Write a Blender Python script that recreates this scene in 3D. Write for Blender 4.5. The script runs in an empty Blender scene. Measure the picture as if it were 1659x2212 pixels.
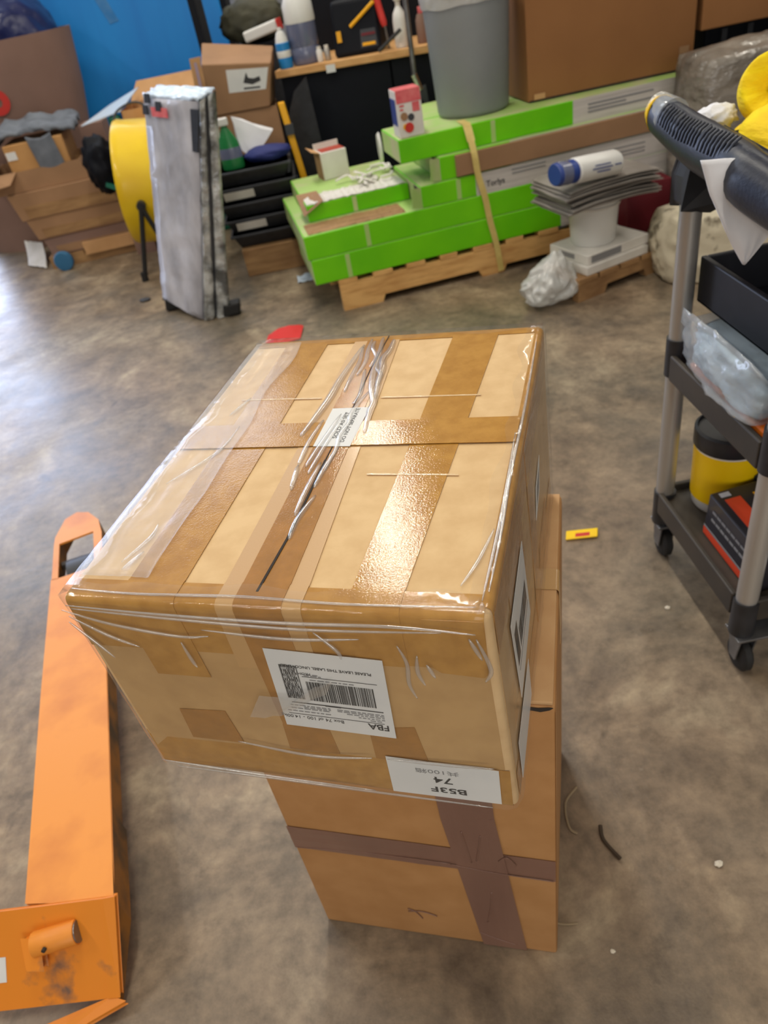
import bpy, bmesh, math, random
from mathutils import Vector, Matrix, noise

R = random.Random(7)
SC = bpy.context.scene
COL = SC.collection

# ------------------------------------------------------------------ camera, sky, lights, exposure
cam_data = bpy.data.cameras.new('camera')
cam = bpy.data.objects.new('camera', cam_data)
COL.objects.link(cam)
pitch, roll = math.radians(37.2213), math.radians(-11.6298)
_F = Vector((0, math.cos(pitch), -math.sin(pitch)))
_R = Vector((1, 0, 0))
_U = _R.cross(_F)
_R2 = _R * math.cos(roll) + _U * math.sin(roll)
_U2 = -_R * math.sin(roll) + _U * math.cos(roll)
cam.matrix_world = Matrix(((_R2.x, _U2.x, -_F.x, 0), (_R2.y, _U2.y, -_F.y, 0), (_R2.z, _U2.z, -_F.z, 1.3), (0, 0, 0, 1)))
cam_data.sensor_fit = 'VERTICAL'
cam_data.sensor_height = 36
cam_data.sensor_width = 27
cam_data.lens = 36 * 1568.437 / 2212
cam_data.clip_start = 0.02
cam_data.dof.use_dof = True
cam_data.dof.focus_distance = 0.66
cam_data.dof.aperture_fstop = 8.0
SC.camera = cam

SC.view_settings.view_transform = 'Standard'
SC.view_settings.look = 'None'
SC.view_settings.gamma = 1
SC.view_settings.use_curve_mapping = False
SC.view_settings.exposure = 0.0

world = bpy.data.worlds.new('sky')
SC.world = world
world.use_nodes = True
bg = world.node_tree.nodes['Background']
bg.inputs[0].default_value = (0.62, 0.78, 1.0, 1)
bg.inputs[1].default_value = 1.2


def area(name, loc, target, sx, sy, power, color):
    d = bpy.data.lights.new(name, 'AREA')
    d.shape = 'RECTANGLE'
    d.size, d.size_y = sx, sy
    d.energy = power
    d.color = color
    o = bpy.data.objects.new(name, d)
    COL.objects.link(o)
    o.location = loc
    o.rotation_euler = (Vector(target) - Vector(loc)).to_track_quat('-Z', 'Y').to_euler()
    return o


WARM = (1.0, 0.93, 0.80)
# rows of ceiling strip lamps
for lx, ly, ln, pw in [(0.0, 4.35, 1.15, 36), (0.05, 5.9, 0.9, 34), (0.0, 2.2, 1.2, 34), (0.0, 0.2, 1.2, 26),
                       (-3.2, 4.3, 1.2, 46), (-3.2, 1.2, 1.2, 48), (3.2, 4.3, 1.2, 26), (3.2, 1.2, 1.2, 16), (3.2, 7.0, 1.2, 30),
                       (-3.2, -2.0, 1.2, 36), (0.0, -2.6, 1.2, 26), (3.2, -2.0, 1.2, 18)]:
    area('ceiling_strip_lamp', (lx, ly, 4.15), (lx, ly, 0), 0.11, ln, pw, WARM)
# daylight through the open dock door at the far left and through the high window beside it
area('dock_daylight', (-4.95, 9.05, 2.3), (-3.2, 0, 1.2), 3.8, 4.0, 400, (0.62, 0.72, 1.0))
area('window_daylight', (-2.4, 9.05, 5.3), (-0.6, 0, 0.8), 2.6, 1.3, 45, (0.86, 0.92, 1.0))
# added fill light behind the camera, lifts the faces turned towards it
area('rear_fill', (0.5, -5.8, 1.7), (0.2, 4, 0.9), 4.5, 2.8, 125, (1.0, 0.97, 0.93))


# ------------------------------------------------------------------ helpers
def lin(c):
    c = c / 255.0
    return c / 12.92 if c <= 0.04045 else ((c + 0.055) / 1.055) ** 2.4


def rgb(r, g, b):
    return (lin(r), lin(g), lin(b), 1)


def mat(name, col, rough=0.6, metal=0.0, col2=None, nscale=6.0, ndetail=6.0, mixlo=0.35, mixhi=0.65, bump=0.0, bscale=60.0,
        coat=0.0, coat_rough=0.1, stretch=(1, 1, 1), spec=0.5, rough2=None, bdist=0.002):
    m = bpy.data.materials.new(name)
    m.use_nodes = True
    nt = m.node_tree
    b = nt.nodes['Principled BSDF']
    b.inputs['Base Color'].default_value = col
    b.inputs['Roughness'].default_value = rough
    b.inputs['Metallic'].default_value = metal
    b.inputs['Specular IOR Level'].default_value = spec
    b.inputs['Coat Weight'].default_value = coat
    b.inputs['Coat Roughness'].default_value = coat_rough
    tc = nt.nodes.new('ShaderNodeTexCoord')
    mp = nt.nodes.new('ShaderNodeMapping')
    mp.inputs['Scale'].default_value = stretch
    nt.links.new(tc.outputs['Object'], mp.inputs['Vector'])
    if col2 is not None:
        n = nt.nodes.new('ShaderNodeTexNoise')
        n.inputs['Scale'].default_value = nscale
        n.inputs['Detail'].default_value = ndetail
        nt.links.new(mp.outputs[0], n.inputs['Vector'])
        r = nt.nodes.new('ShaderNodeMapRange')
        r.inputs['From Min'].default_value = mixlo
        r.inputs['From Max'].default_value = mixhi
        nt.links.new(n.outputs['Fac'], r.inputs['Value'])
        x = nt.nodes.new('ShaderNodeMix')
        x.data_type = 'RGBA'
        x.inputs['A'].default_value = col
        x.inputs['B'].default_value = col2
        nt.links.new(r.outputs[0], x.inputs['Factor'])
        nt.links.new(x.outputs['Result'], b.inputs['Base Color'])
        if rough2 is not None:
            q = nt.nodes.new('ShaderNodeMapRange')
            q.inputs['To Min'].default_value = rough
            q.inputs['To Max'].default_value = rough2
            nt.links.new(r.outputs[0], q.inputs['Value'])
            nt.links.new(q.outputs[0], b.inputs['Roughness'])
    if bump > 0:
        n2 = nt.nodes.new('ShaderNodeTexNoise')
        n2.inputs['Scale'].default_value = bscale
        n2.inputs['Detail'].default_value = 4
        nt.links.new(mp.outputs[0], n2.inputs['Vector'])
        bp = nt.nodes.new('ShaderNodeBump')
        bp.inputs['Strength'].default_value = bump
        bp.inputs['Distance'].default_value = bdist
        nt.links.new(n2.outputs['Fac'], bp.inputs['Height'])
        nt.links.new(bp.outputs[0], b.inputs['Normal'])
        if coat > 0:
            nt.links.new(bp.outputs[0], b.inputs['Coat Normal'])
    return m


def clear(name, tint=(1, 1, 1, 1), refl=0.12, rough=0.08, haze=0.0, haze_col=(0.8, 0.85, 0.9, 1), bump=0.4, bscale=30, stretch=(1, 1, 1), bdist=0.004, edge=0.5):
    """Thin clear plastic: see-through, with a glossy skin and some milky haze."""
    m = bpy.data.materials.new(name)
    m.use_nodes = True
    nt = m.node_tree
    nt.nodes.remove(nt.nodes['Principled BSDF'])
    out = nt.nodes['Material Output']
    tr = nt.nodes.new('ShaderNodeBsdfTransparent')
    tr.inputs[0].default_value = tint
    gl = nt.nodes.new('ShaderNodeBsdfGlossy')
    gl.inputs['Roughness'].default_value = rough
    df = nt.nodes.new('ShaderNodeBsdfDiffuse')
    df.inputs[0].default_value = haze_col
    tc = nt.nodes.new('ShaderNodeTexCoord')
    mp = nt.nodes.new('ShaderNodeMapping')
    mp.inputs['Scale'].default_value = stretch
    nt.links.new(tc.outputs['Object'], mp.inputs['Vector'])
    nz = nt.nodes.new('ShaderNodeTexNoise')
    nz.inputs['Scale'].default_value = bscale
    nz.inputs['Detail'].default_value = 3
    nt.links.new(mp.outputs[0], nz.inputs['Vector'])
    bp = nt.nodes.new('ShaderNodeBump')
    bp.inputs['Strength'].default_value = bump
    bp.inputs['Distance'].default_value = bdist
    nt.links.new(nz.outputs['Fac'], bp.inputs['Height'])
    nt.links.new(bp.outputs[0], gl.inputs['Normal'])
    nt.links.new(bp.outputs[0], df.inputs['Normal'])
    m1 = nt.nodes.new('ShaderNodeMixShader')
    m1.inputs[0].default_value = haze
    nt.links.new(tr.outputs[0], m1.inputs[1])
    nt.links.new(df.outputs[0], m1.inputs[2])
    lw = nt.nodes.new('ShaderNodeLayerWeight')
    lw.inputs['Blend'].default_value = 0.5
    pw = nt.nodes.new('ShaderNodeMath')
    pw.operation = 'POWER'
    pw.inputs[1].default_value = 4.0
    nt.links.new(lw.outputs['Facing'], pw.inputs[0])
    ad = nt.nodes.new('ShaderNodeMath')
    ad.operation = 'MULTIPLY_ADD'
    ad.use_clamp = True
    ad.inputs[1].default_value = edge
    ad.inputs[2].default_value = refl
    nt.links.new(pw.outputs[0], ad.inputs[0])
    m2 = nt.nodes.new('ShaderNodeMixShader')
    nt.links.new(ad.outputs[0], m2.inputs[0])
    nt.links.new(m1.outputs[0], m2.inputs[1])
    nt.links.new(gl.outputs[0], m2.inputs[2])
    nt.links.new(m2.outputs[0], out.inputs['Surface'])
    return m


def tag(o, label=None, cat=None, group=None, kind=None):
    if label:
        o['label'] = label
    if cat:
        o['category'] = cat
    if group:
        o['group'] = group
    if kind:
        o['kind'] = kind
    return o


def mk(name, bm, m, parent=None, smooth=False, bevel=0.0, seg=2, ang=0.7):
    """Links a bmesh whose vertices are in world coordinates as ONE mesh object."""
    if bevel > 0:
        bmesh.ops.remove_doubles(bm, verts=bm.verts, dist=1e-6)
        es = [e for e in bm.edges if len(e.link_faces) == 2 and e.calc_face_angle(0) > 0.5]
        bmesh.ops.bevel(bm, geom=es, offset=bevel, segments=seg, profile=0.5, affect='EDGES', clamp_overlap=True)
    bmesh.ops.recalc_face_normals(bm, faces=bm.faces)
    base = ROOT_LOC.get(parent.name, Vector()) if parent else None
    if base is None:
        lo = Vector((min(v.co.x for v in bm.verts), min(v.co.y for v in bm.verts), min(v.co.z for v in bm.verts)))
        hi = Vector((max(v.co.x for v in bm.verts), max(v.co.y for v in bm.verts), max(v.co.z for v in bm.verts)))
        base = Vector(((lo.x + hi.x) / 2, (lo.y + hi.y) / 2, lo.z))
    bm.transform(Matrix.Translation(-base))
    me = bpy.data.meshes.new(name)
    bm.to_mesh(me)
    bm.free()
    for mm in (m if isinstance(m, (list, tuple)) else [m]):
        me.materials.append(mm)
    if smooth:
        me.shade_smooth()
        me.set_sharp_from_angle(angle=ang)
    o = bpy.data.objects.new(name, me)
    COL.objects.link(o)
    if parent:
        o.parent = parent
        ROOT_LOC[o.name] = base
    else:
        o.location = base
        ROOT_LOC[o.name] = base
    return o


ROOT_LOC = {}


def thing(name, label, cat, loc, group=None):
    o = bpy.data.objects.new(name, None)
    COL.objects.link(o)
    o.location = loc
    o.empty_display_size = 0.05
    ROOT_LOC[o.name] = Vector(loc)
    return tag(o, label, cat, group)


def V(*a):
    return Vector(a)


def hexa(bm, p):
    """p: 4 bottom points counter-clockwise, 4 top points."""
    v = [bm.verts.new(q) for q in p]
    for f in ((3, 2, 1, 0), (4, 5, 6, 7), (0, 1, 5, 4), (1, 2, 6, 5), (2, 3, 7, 6), (3, 0, 4, 7)):
        bm.faces.new([v[i] for i in f])


def obox(bm, o, a, b, c):
    o, a, b, c = Vector(o), Vector(a), Vector(b), Vector(c)
    hexa(bm, [o, o + a, o + a + b, o + b, o + c, o + a + c, o + a + b + c, o + b + c])


def box(bm, x0, x1, y0, y1, z0, z1, rz=0.0, piv=None):
    pts = [V(x0, y0, z0), V(x1, y0, z0), V(x1, y1, z0), V(x0, y1, z0), V(x0, y0, z1), V(x1, y0, z1), V(x1, y1, z1), V(x0, y1, z1)]
    if rz:
        c = Vector(piv) if piv else V((x0 + x1) / 2, (y0 + y1) / 2, 0)
        M = Matrix.Translation(c) @ Matrix.Rotation(rz, 4, 'Z') @ Matrix.Translation(-c)
        pts = [M @ q for q in pts]
    hexa(bm, pts)


def BOX(*a, **k):
    bm = bmesh.new()
    box(bm, *a, **k)
    return bm


def OBOX(*a):
    bm = bmesh.new()
    obox(bm, *a)
    return bm


def tube(bm, pts, r, n=8, flat=1.0, flatn=None, cap=True):
    pts = [Vector(p) for p in pts]
    rings = []
    ref = None
    for i, p in enumerate(pts):
        t = (pts[min(i + 1, len(pts) - 1)] - pts[max(i - 1, 0)]).normalized()
        if flatn is not None:
            nrm = Vector(flatn)
            nrm = (nrm - t * nrm.dot(t)).normalized()
        else:
            if ref is None:
                ref = V(0, 0, 1) if abs(t.z) < 0.9 else V(1, 0, 0)
            nrm = (ref - t * ref.dot(t)).normalized()
            ref = nrm
        bi = t.cross(nrm)
        rr = r[i] if isinstance(r, (list, tuple)) else r
        rings.append([bm.verts.new(p + bi * (rr * math.cos(2 * math.pi * k / n)) + nrm * (rr * flat * math.sin(2 * math.pi * k / n))) for k in range(n)])
    for a, b in zip(rings, rings[1:]):
        for k in range(n):
            bm.faces.new((a[k], a[(k + 1) % n], b[(k + 1) % n], b[k]))
    if cap:
        bm.faces.new(rings[0][::-1])
        bm.faces.new(rings[-1])


def TUBE(*a, **k):
    bm = bmesh.new()
    tube(bm, *a, **k)
    return bm


def smooth_path(pts, n=6):
    pts = [Vector(p) for p in pts]
    out = []
    for i in range(len(pts) - 1):
        p0, p1, p2, p3 = pts[max(i - 1, 0)], pts[i], pts[i + 1], pts[min(i + 2, len(pts) - 1)]
        for k in range(n):
            t = k / n
            out.append(0.5 * ((2 * p1) + (p2 - p0) * t + (2 * p0 - 5 * p1 + 4 * p2 - p3) * t * t + (3 * p1 - p0 - 3 * p2 + p3) * t ** 3))
    out.append(pts[-1])
    return out


def lathe(bm, c, prof, n=32, axis='Z', tilt=None, sx=1.0, sy=1.0):
    c = Vector(c)
    M = Matrix.Identity(3)
    if axis == 'X':
        M = Matrix.Rotation(math.pi / 2, 3, 'Y')
    if axis == 'Y':
        M = Matrix.Rotation(-math.pi / 2, 3, 'X')
    if tilt is not None:
        M = tilt @ M
    rings = []
    for r, z in prof:
        if r <= 1e-6:
            rings.append([bm.verts.new(c + M @ V(0, 0, z))])
        else:
            rings.append([bm.verts.new(c + M @ V(r * sx * math.cos(2 * math.pi * k / n), r * sy * math.sin(2 * math.pi * k / n), z)) for k in range(n)])
    for a, b in zip(rings, rings[1:]):
        for k in range(n):
            k2 = (k + 1) % n
            if len(a) == 1 and len(b) > 1:
                bm.faces.new((a[0], b[k2], b[k]))
            elif len(b) == 1 and len(a) > 1:
                bm.faces.new((a[k], a[k2], b[0]))
            elif len(a) > 1:
                bm.faces.new((a[k], a[k2], b[k2], b[k]))


def LATHE(*a, **k):
    bm = bmesh.new()
    lathe(bm, *a, **k)
    return bm


def prism(bm, poly, ext):
    """poly: list of points (closed outline), ext: extrusion vector."""
    a = [bm.verts.new(Vector(p)) for p in poly]
    b = [bm.verts.new(Vector(p) + Vector(ext)) for p in poly]
    bm.faces.new(a)
    bm.faces.new(b[::-1])
    n = len(a)
    for i in range(n):
        bm.faces.new((a[i], a[(i + 1) % n], b[(i + 1) % n], b[i]))


def PRISM(*a):
    bm = bmesh.new()
    prism(bm, *a)
    return bm


def SHEET(fn, nu, nv, th):
    """Cloth-like sheet: fn(u, v) gives the upper surface; th is a thickness vector."""
    bm = bmesh.new()
    th = Vector(th)
    top = [[bm.verts.new(Vector(fn(i / nu, j / nv))) for j in range(nv + 1)] for i in range(nu + 1)]
    bot = [[bm.verts.new(v.co - th) for v in row] for row in top]
    for i in range(nu):
        for j in range(nv):
            bm.faces.new((top[i][j], top[i + 1][j], top[i + 1][j + 1], top[i][j + 1]))
            bm.faces.new((bot[i][j], bot[i][j + 1], bot[i + 1][j + 1], bot[i + 1][j]))
    for i in range(nu):
        bm.faces.new((top[i][0], bot[i][0], bot[i + 1][0], top[i + 1][0]))
        bm.faces.new((top[i][nv], top[i + 1][nv], bot[i + 1][nv], bot[i][nv]))
    for j in range(nv):
        bm.faces.new((top[0][j], top[0][j + 1], bot[0][j + 1], bot[0][j]))
        bm.faces.new((top[nu][j], bot[nu][j], bot[nu][j + 1], top[nu][j + 1]))
    return bm


def LUMP(c, rad, seed=0, amp=0.15, freq=3.0, floor=None, sub=4, ridged=False, boxy=0.0):
    bm = bmesh.new()
    bmesh.ops.create_icosphere(bm, subdivisions=sub, radius=1.0)
    c = Vector(c)
    off = V(seed * 7.3, seed * 3.1, seed * 1.7)
    for v in bm.verts:
        d = v.co.normalized()
        if boxy > 0:
            mx = max(abs(d.x), abs(d.y), abs(d.z))
            d = d.lerp(d / mx, boxy)
        q = d * freq + off
        n = noise.fractal(q, 0.6, 2.0, 4)
        if ridged:
            n = 0.6 - 1.6 * abs(noise.noise(q)) - 0.6 * abs(noise.noise(q * 2.3))
        d = d * (1 + amp * n)
        p = c + V(d.x * rad[0], d.y * rad[1], d.z * rad[2])
        if floor is not None and p.z < floor:
            p.z = floor + 0.002 * abs(d.x)
        v.co = p
    return bm


def text_mesh(body, size, bold=0.0):
    cu = bpy.data.curves.new('lettering', 'FONT')
    cu.body = body
    cu.size = size
    cu.align_x = 'CENTER'
    cu.align_y = 'CENTER'
    cu.offset = bold
    cu.resolution_u = 3
    o = bpy.data.objects.new('lettering', cu)
    COL.objects.link(o)
    bpy.context.view_layer.update()
    dg = bpy.context.evaluated_depsgraph_get()
    me = bpy.data.meshes.new_from_object(o.evaluated_get(dg))
    bm = bmesh.new()
    bm.from_mesh(me)
    bpy.data.objects.remove(o)
    bpy.data.curves.remove(cu)
    bpy.data.meshes.remove(me)
    return bm


class Face:
    """A four-cornered face of a real carton: (u, v) in 0..1 runs over it, off lifts along its normal."""

    def __init__(s, p00, p10, p11, p01):
        s.p = [Vector(q) for q in (p00, p10, p11, p01)]
        s.n = (s.p[1] - s.p[0]).cross(s.p[3] - s.p[0]).normalized()
        s.W = ((s.p[1] - s.p[0]).length + (s.p[2] - s.p[3]).length) / 2
        s.H = ((s.p[3] - s.p[0]).length + (s.p[2] - s.p[1]).length) / 2

    def at(s, u, v, off=0.0):
        a = s.p[0].lerp(s.p[1], u)
        b = s.p[3].lerp(s.p[2], u)
        return a.lerp(b, v) + s.n * off

    def slab(s, bm, quad, off=0.0, th=0.0005):
        hexa(bm, [s.at(u, v, off) for u, v in quad] + [s.at(u, v, off + th) for u, v in quad])

    def rect(s, bm, u0, u1, v0, v1, off=0.0, th=0.0005):
        s.slab(bm, [(u0, v0), (u1, v0), (u1, v1), (u0, v1)], off, th)

    def poly(s, bm, uv, off=0.0, th=0.0005):
        prism(bm, [s.at(u, v, off) for u, v in uv], s.n * th)

    def text(s, bm, body, size, u, v, rot=0.0, off=0.0, bold=0.0, sxy=(1, 1)):
        t = text_mesh(body, size, bold)
        ca, sa = math.cos(rot), math.sin(rot)
        for q in t.verts:
            x, y = q.co.x * sxy[0], q.co.y * sxy[1]
            q.co = s.at(u + (x * ca - y * sa) / s.W, v + (x * sa + y * ca) / s.H, off)
        me = bpy.data.meshes.new('tmp')
        t.to_mesh(me)
        t.free()
        bm.from_mesh(me)
        bpy.data.meshes.remove(me)


# ------------------------------------------------------------------ materials
M = {}
M['kraft'] = mat('kraft_light', rgb(224, 190, 140), 0.75, col2=rgb(212, 176, 126), nscale=40, bump=0.15, bscale=350, bdist=0.0006)
M['kraft_tape'] = mat('taped_kraft', rgb(190, 140, 64), 0.5, col2=rgb(174, 124, 52), nscale=60, spec=0.12, coat=0.9, coat_rough=0.05, bump=0.30, bscale=520, bdist=0.0005)
M['kraft_tape2'] = mat('double_taped_kraft', rgb(172, 120, 54), 0.5, col2=rgb(158, 110, 48), nscale=60, spec=0.12, coat=0.9, coat_rough=0.05, bump=0.30, bscale=520, bdist=0.0005)
M['kraft_tape_sheer'] = mat('sheer_taped_kraft', rgb(196, 154, 98), 0.42, coat=0.5, coat_rough=0.16, bump=0.12, bscale=420, bdist=0.0006)
M['tape_gleam'] = mat('clear_tape_edge', rgb(220, 186, 136), 0.35, coat=1.0, coat_rough=0.05, bump=0.6, bscale=300, bdist=0.001)
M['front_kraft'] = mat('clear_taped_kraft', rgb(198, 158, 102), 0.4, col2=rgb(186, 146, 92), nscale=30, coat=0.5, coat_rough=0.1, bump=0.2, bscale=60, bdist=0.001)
M['carton'] = mat('brown_carton', rgb(186, 136, 84), 0.75, col2=rgb(176, 126, 74), nscale=20, bump=0.12, bscale=300, bdist=0.0006)
M['carton_tape'] = mat('plum_brown_tape', rgb(134, 98, 82), 0.35, col2=rgb(124, 90, 76), nscale=14, coat=0.2, bump=0.3, bscale=50, stretch=(1, 1, 0.3))
M['carton_flap'] = mat('pale_flap', rgb(206, 164, 116), 0.75, col2=rgb(196, 152, 104), nscale=20)
M['edge_dark'] = mat('dark_gap', rgb(52, 44, 38), 0.9)
M['label'] = mat('label_paper', rgb(226, 226, 224), 0.5, col2=rgb(218, 219, 218), nscale=12)
M['ink'] = mat('ink', rgb(52, 52, 54), 0.6)
M['ink_grey'] = mat('grey_ink', rgb(135, 135, 137), 0.6)
M['film'] = clear('stretch_film', refl=0.035, rough=0.1, haze=0.03, haze_col=(0.85, 0.8, 0.7, 1), edge=0.25, bump=0.55, bscale=16, stretch=(1, 1, 3.2), bdist=0.006)
M['film_patch'] = clear('loose_film', refl=0.035, rough=0.34, haze=0.10, haze_col=(0.9, 0.87, 0.82, 1), edge=0.10, bump=0.5, bscale=35, bdist=0.003)
M['film_gloss'] = clear('clear_tape_wrinkle', refl=0.24, rough=0.20, haze=0.14, haze_col=(0.95, 0.93, 0.9, 1), edge=0.3, bump=0.15, bscale=60)
M['orange'] = mat('orange_paint', rgb(238, 150, 52), 0.5, col2=rgb(214, 126, 38), nscale=9, mixlo=0.45, mixhi=0.75, bump=0.15, bscale=25, coat=0.1, coat_rough=0.35)
M['orange_worn'] = mat('worn_orange_paint', rgb(226, 134, 30), 0.5, col2=rgb(116, 88, 70), nscale=11, ndetail=10, mixlo=0.60, mixhi=0.70, bump=0.2, bscale=30)
M['orange_side'] = mat('grimy_shaded_orange_paint', rgb(150, 98, 34), 0.6, col2=rgb(74, 58, 42), nscale=12, ndetail=9, mixlo=0.40, mixhi=0.62, bump=0.2, bscale=30)  # grime, with the shade of the side faces mixed into the base colour
M['scuff'] = mat('bare_scuffed_steel', rgb(110, 88, 78), 0.5, 0.4, col2=rgb(190, 120, 50), nscale=40, mixlo=0.45, mixhi=0.6)
M['steel'] = mat('grey_steel', rgb(150, 150, 152), 0.35, 0.8, col2=rgb(120, 120, 122), nscale=20)
M['chrome'] = mat('chrome', rgb(200, 200, 202), 0.2, 1.0)
M['alu'] = mat('brushed_aluminium', rgb(190, 186, 180), 0.38, 0.55, col2=rgb(176, 172, 166), nscale=8, stretch=(1, 1, 0.1))
M['blackp'] = mat('black_plastic', rgb(34, 35, 39), 0.42, col2=rgb(44, 45, 50), nscale=30, bump=0.15, bscale=200, bdist=0.001)
M['tubblack'] = mat('deep_black_plastic', rgb(18, 19, 27), 0.5, col2=rgb(24, 25, 34), nscale=20)
M['blackp_dirty'] = mat('dusty_black_plastic', rgb(46, 42, 38), 0.55, col2=rgb(66, 58, 48), nscale=7, bump=0.15, bscale=150, bdist=0.001)
M['navyp'] = mat('blue_black_grip', rgb(22, 27, 42), 0.4, col2=rgb(28, 34, 52), nscale=40, bump=0.4, bscale=180, bdist=0.001)
M['rubber'] = mat('black_rubber', rgb(28, 27, 27), 0.7)
M['yellow'] = mat('yellow_fabric', rgb(250, 222, 0), 0.8, col2=rgb(240, 200, 0), nscale=14, bump=0.6, bscale=60, bdist=0.004, stretch=(1, 1, 3))
M['yellowp'] = mat('yellow_paint', rgb(242, 205, 12), 0.4, col2=rgb(228, 186, 10), nscale=4, coat=0.2)
M['yellow_label'] = mat('yellow_label', rgb(255, 212, 0), 0.4, col2=rgb(250, 200, 0), nscale=9)
M['white'] = mat('white_plastic', rgb(225, 225, 222), 0.4)
M['white_cloth'] = mat('white_cloth', rgb(232, 233, 238), 0.85, col2=rgb(222, 222, 226), nscale=9, bump=0.3, bscale=40)
M['white_card'] = mat('white_card', rgb(226, 222, 216), 0.7, col2=rgb(214, 210, 202), nscale=10)
M['green'] = mat('green_print', rgb(118, 214, 2), 0.45, col2=rgb(100, 198, 0), nscale=3, spec=0.3, coat=0.06, coat_rough=0.25)
M['green_pale'] = mat('pale_dusty_green', rgb(170, 204, 116), 0.6, col2=rgb(196, 196, 152), nscale=7, mixlo=0.45, mixhi=0.7)
M['print_grey'] = mat('pale_printed_board', rgb(206, 200, 194), 0.6, col2=rgb(176, 170, 166), nscale=5, mixlo=0.45, mixhi=0.75, stretch=(0.6, 0.6, 14))
M['brown_bg'] = mat('mid_brown_card', rgb(162, 124, 90), 0.8, col2=rgb(150, 114, 82), nscale=6)
M['brown_big'] = mat('dark_brown_card', rgb(150, 102, 58), 0.8, col2=rgb(138, 92, 50), nscale=2)
M['tan'] = mat('tan_card', rgb(196, 148, 92), 0.8, col2=rgb(182, 134, 80), nscale=6)
M['brown_light'] = mat('light_brown_card', rgb(206, 160, 112), 0.8, col2=rgb(192, 146, 98), nscale=6)
M['brown_grey'] = mat('mauve_brown_card', rgb(146, 116, 104), 0.85, col2=rgb(134, 106, 94), nscale=3)
M['wood'] = mat('pallet_wood', rgb(232, 184, 116), 0.75, col2=rgb(196, 142, 80), nscale=9, mixlo=0.4, mixhi=0.75, stretch=(0.7, 5, 5), bump=0.3, bscale=30)
M['wood_dark'] = mat('weathered_wood', rgb(170, 132, 88), 0.8, col2=rgb(140, 104, 68), nscale=7, stretch=(0.7, 4, 4))
M['benchwood'] = mat('bench_wood', rgb(218, 170, 112), 0.55, col2=rgb(204, 152, 94), nscale=6, stretch=(0.6, 6, 6))
M['benchblack'] = mat('black_bench_panel', rgb(12, 15, 23), 0.6, col2=rgb(16, 19, 28), nscale=2, spec=0.2)
M['blue'] = mat('blue_paint', rgb(20, 140, 222), 0.5, col2=rgb(14, 124, 208), nscale=1.6, stretch=(2.5, 1, 0.4), coat=0.1, coat_rough=0.3)
M['navy'] = mat('navy_bag', rgb(22, 28, 70), 0.3, col2=rgb(30, 38, 86), nscale=4, bump=0.35, bscale=7, bdist=0.02)
M['navy2'] = mat('navy_fabric', rgb(20, 34, 104), 0.7)
M['greycloth'] = mat('grey_cloth', rgb(118, 124, 134), 0.9, col2=rgb(96, 102, 112), nscale=12, bump=0.5, bscale=30)
M['canplastic'] = mat('grey_can_plastic', rgb(136, 140, 142), 0.5, col2=rgb(128, 132, 134), nscale=3)
M['greywrap'] = mat('wrapped_grey_metal', rgb(208, 208, 218), 0.3, col2=rgb(140, 140, 150), nscale=6, mixlo=0.35, mixhi=0.7, bump=0.8, bscale=14, bdist=0.012, stretch=(1, 1, 0.6), coat=0.3)
M['silverwrap'] = mat('crumpled_silver_wrap', rgb(196, 198, 196), 0.28, 0.2, col2=rgb(88, 90, 90), nscale=10, mixlo=0.4, mixhi=0.62, bump=1.0, bscale=18, bdist=0.02, coat=0.4)
M['milky'] = clear('milky_bag_plastic', refl=0.10, rough=0.22, haze=0.62, haze_col=(0.72, 0.72, 0.70, 1), edge=0.3, bump=0.8, bscale=14, bdist=0.02)
M['bluebag'] = mat('pale_blue_pads', rgb(186, 208, 220), 0.6, col2=rgb(146, 172, 188), nscale=14, mixlo=0.4, mixhi=0.65, bump=0.7, bscale=22, bdist=0.012)
M['clearbag'] = clear('clear_bag', refl=0.05, rough=0.1, haze=0.30, haze_col=(0.80, 0.86, 0.92, 1), edge=0.3, bump=0.8, bscale=11, bdist=0.02)
M['greyfilm'] = mat('dusty_grey_film', rgb(150, 142, 132), 0.3, col2=rgb(98, 91, 83), nscale=6, mixlo=0.35, mixhi=0.7, bump=0.8, bscale=6, bdist=0.04, coat=0.4, stretch=(1, 1, 2.2))
M['cream'] = mat('cream_fabric', rgb(208, 198, 174), 0.9, col2=rgb(120, 110, 92), nscale=15, mixlo=0.56, mixhi=0.66, bump=0.6, bscale=20, bdist=0.01)
M['sheetmetal'] = mat('dull_grey_sheets', rgb(158, 152, 146), 0.5, col2=rgb(132, 126, 120), nscale=8, stretch=(1, 1, 3))
M['crimson'] = mat('crimson_card', rgb(104, 16, 30), 0.6)
M['red'] = mat('red_print', rgb(206, 52, 44), 0.6)
M['redpaper'] = mat('red_paper', rgb(214, 44, 40), 0.7)
M['brick_red'] = mat('brick_red_print', rgb(168, 58, 36), 0.7)
M['pink'] = mat('pink_red_print', rgb(214, 84, 92), 0.55, col2=rgb(228, 120, 120), nscale=30)
M['orangered'] = mat('orange_red_print', rgb(232, 76, 40), 0.5)
M['orangepad'] = mat('orange_pad', rgb(232, 116, 14), 0.6)
M['boxblack'] = mat('black_print_card', rgb(44, 42, 48), 0.45, coat=0.2)
M['inkwhite'] = mat('white_ink', rgb(200, 200, 204), 0.6)
M['bluelabel'] = mat('blue_label', rgb(30, 130, 200), 0.45)
M['bluedeep'] = mat('deep_blue', rgb(34, 62, 138), 0.45)
M['teal'] = mat('teal_green', rgb(16, 104, 84), 0.6)
M['greenbottle'] = mat('green_bottle', rgb(34, 122, 66), 0.3)
M['jug'] = mat('smoky_jug', rgb(104, 110, 138), 0.25, coat=0.3)
M['olive'] = mat('olive_bag', rgb(72, 70, 52), 0.7, col2=rgb(54, 54, 44), nscale=9)
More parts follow.
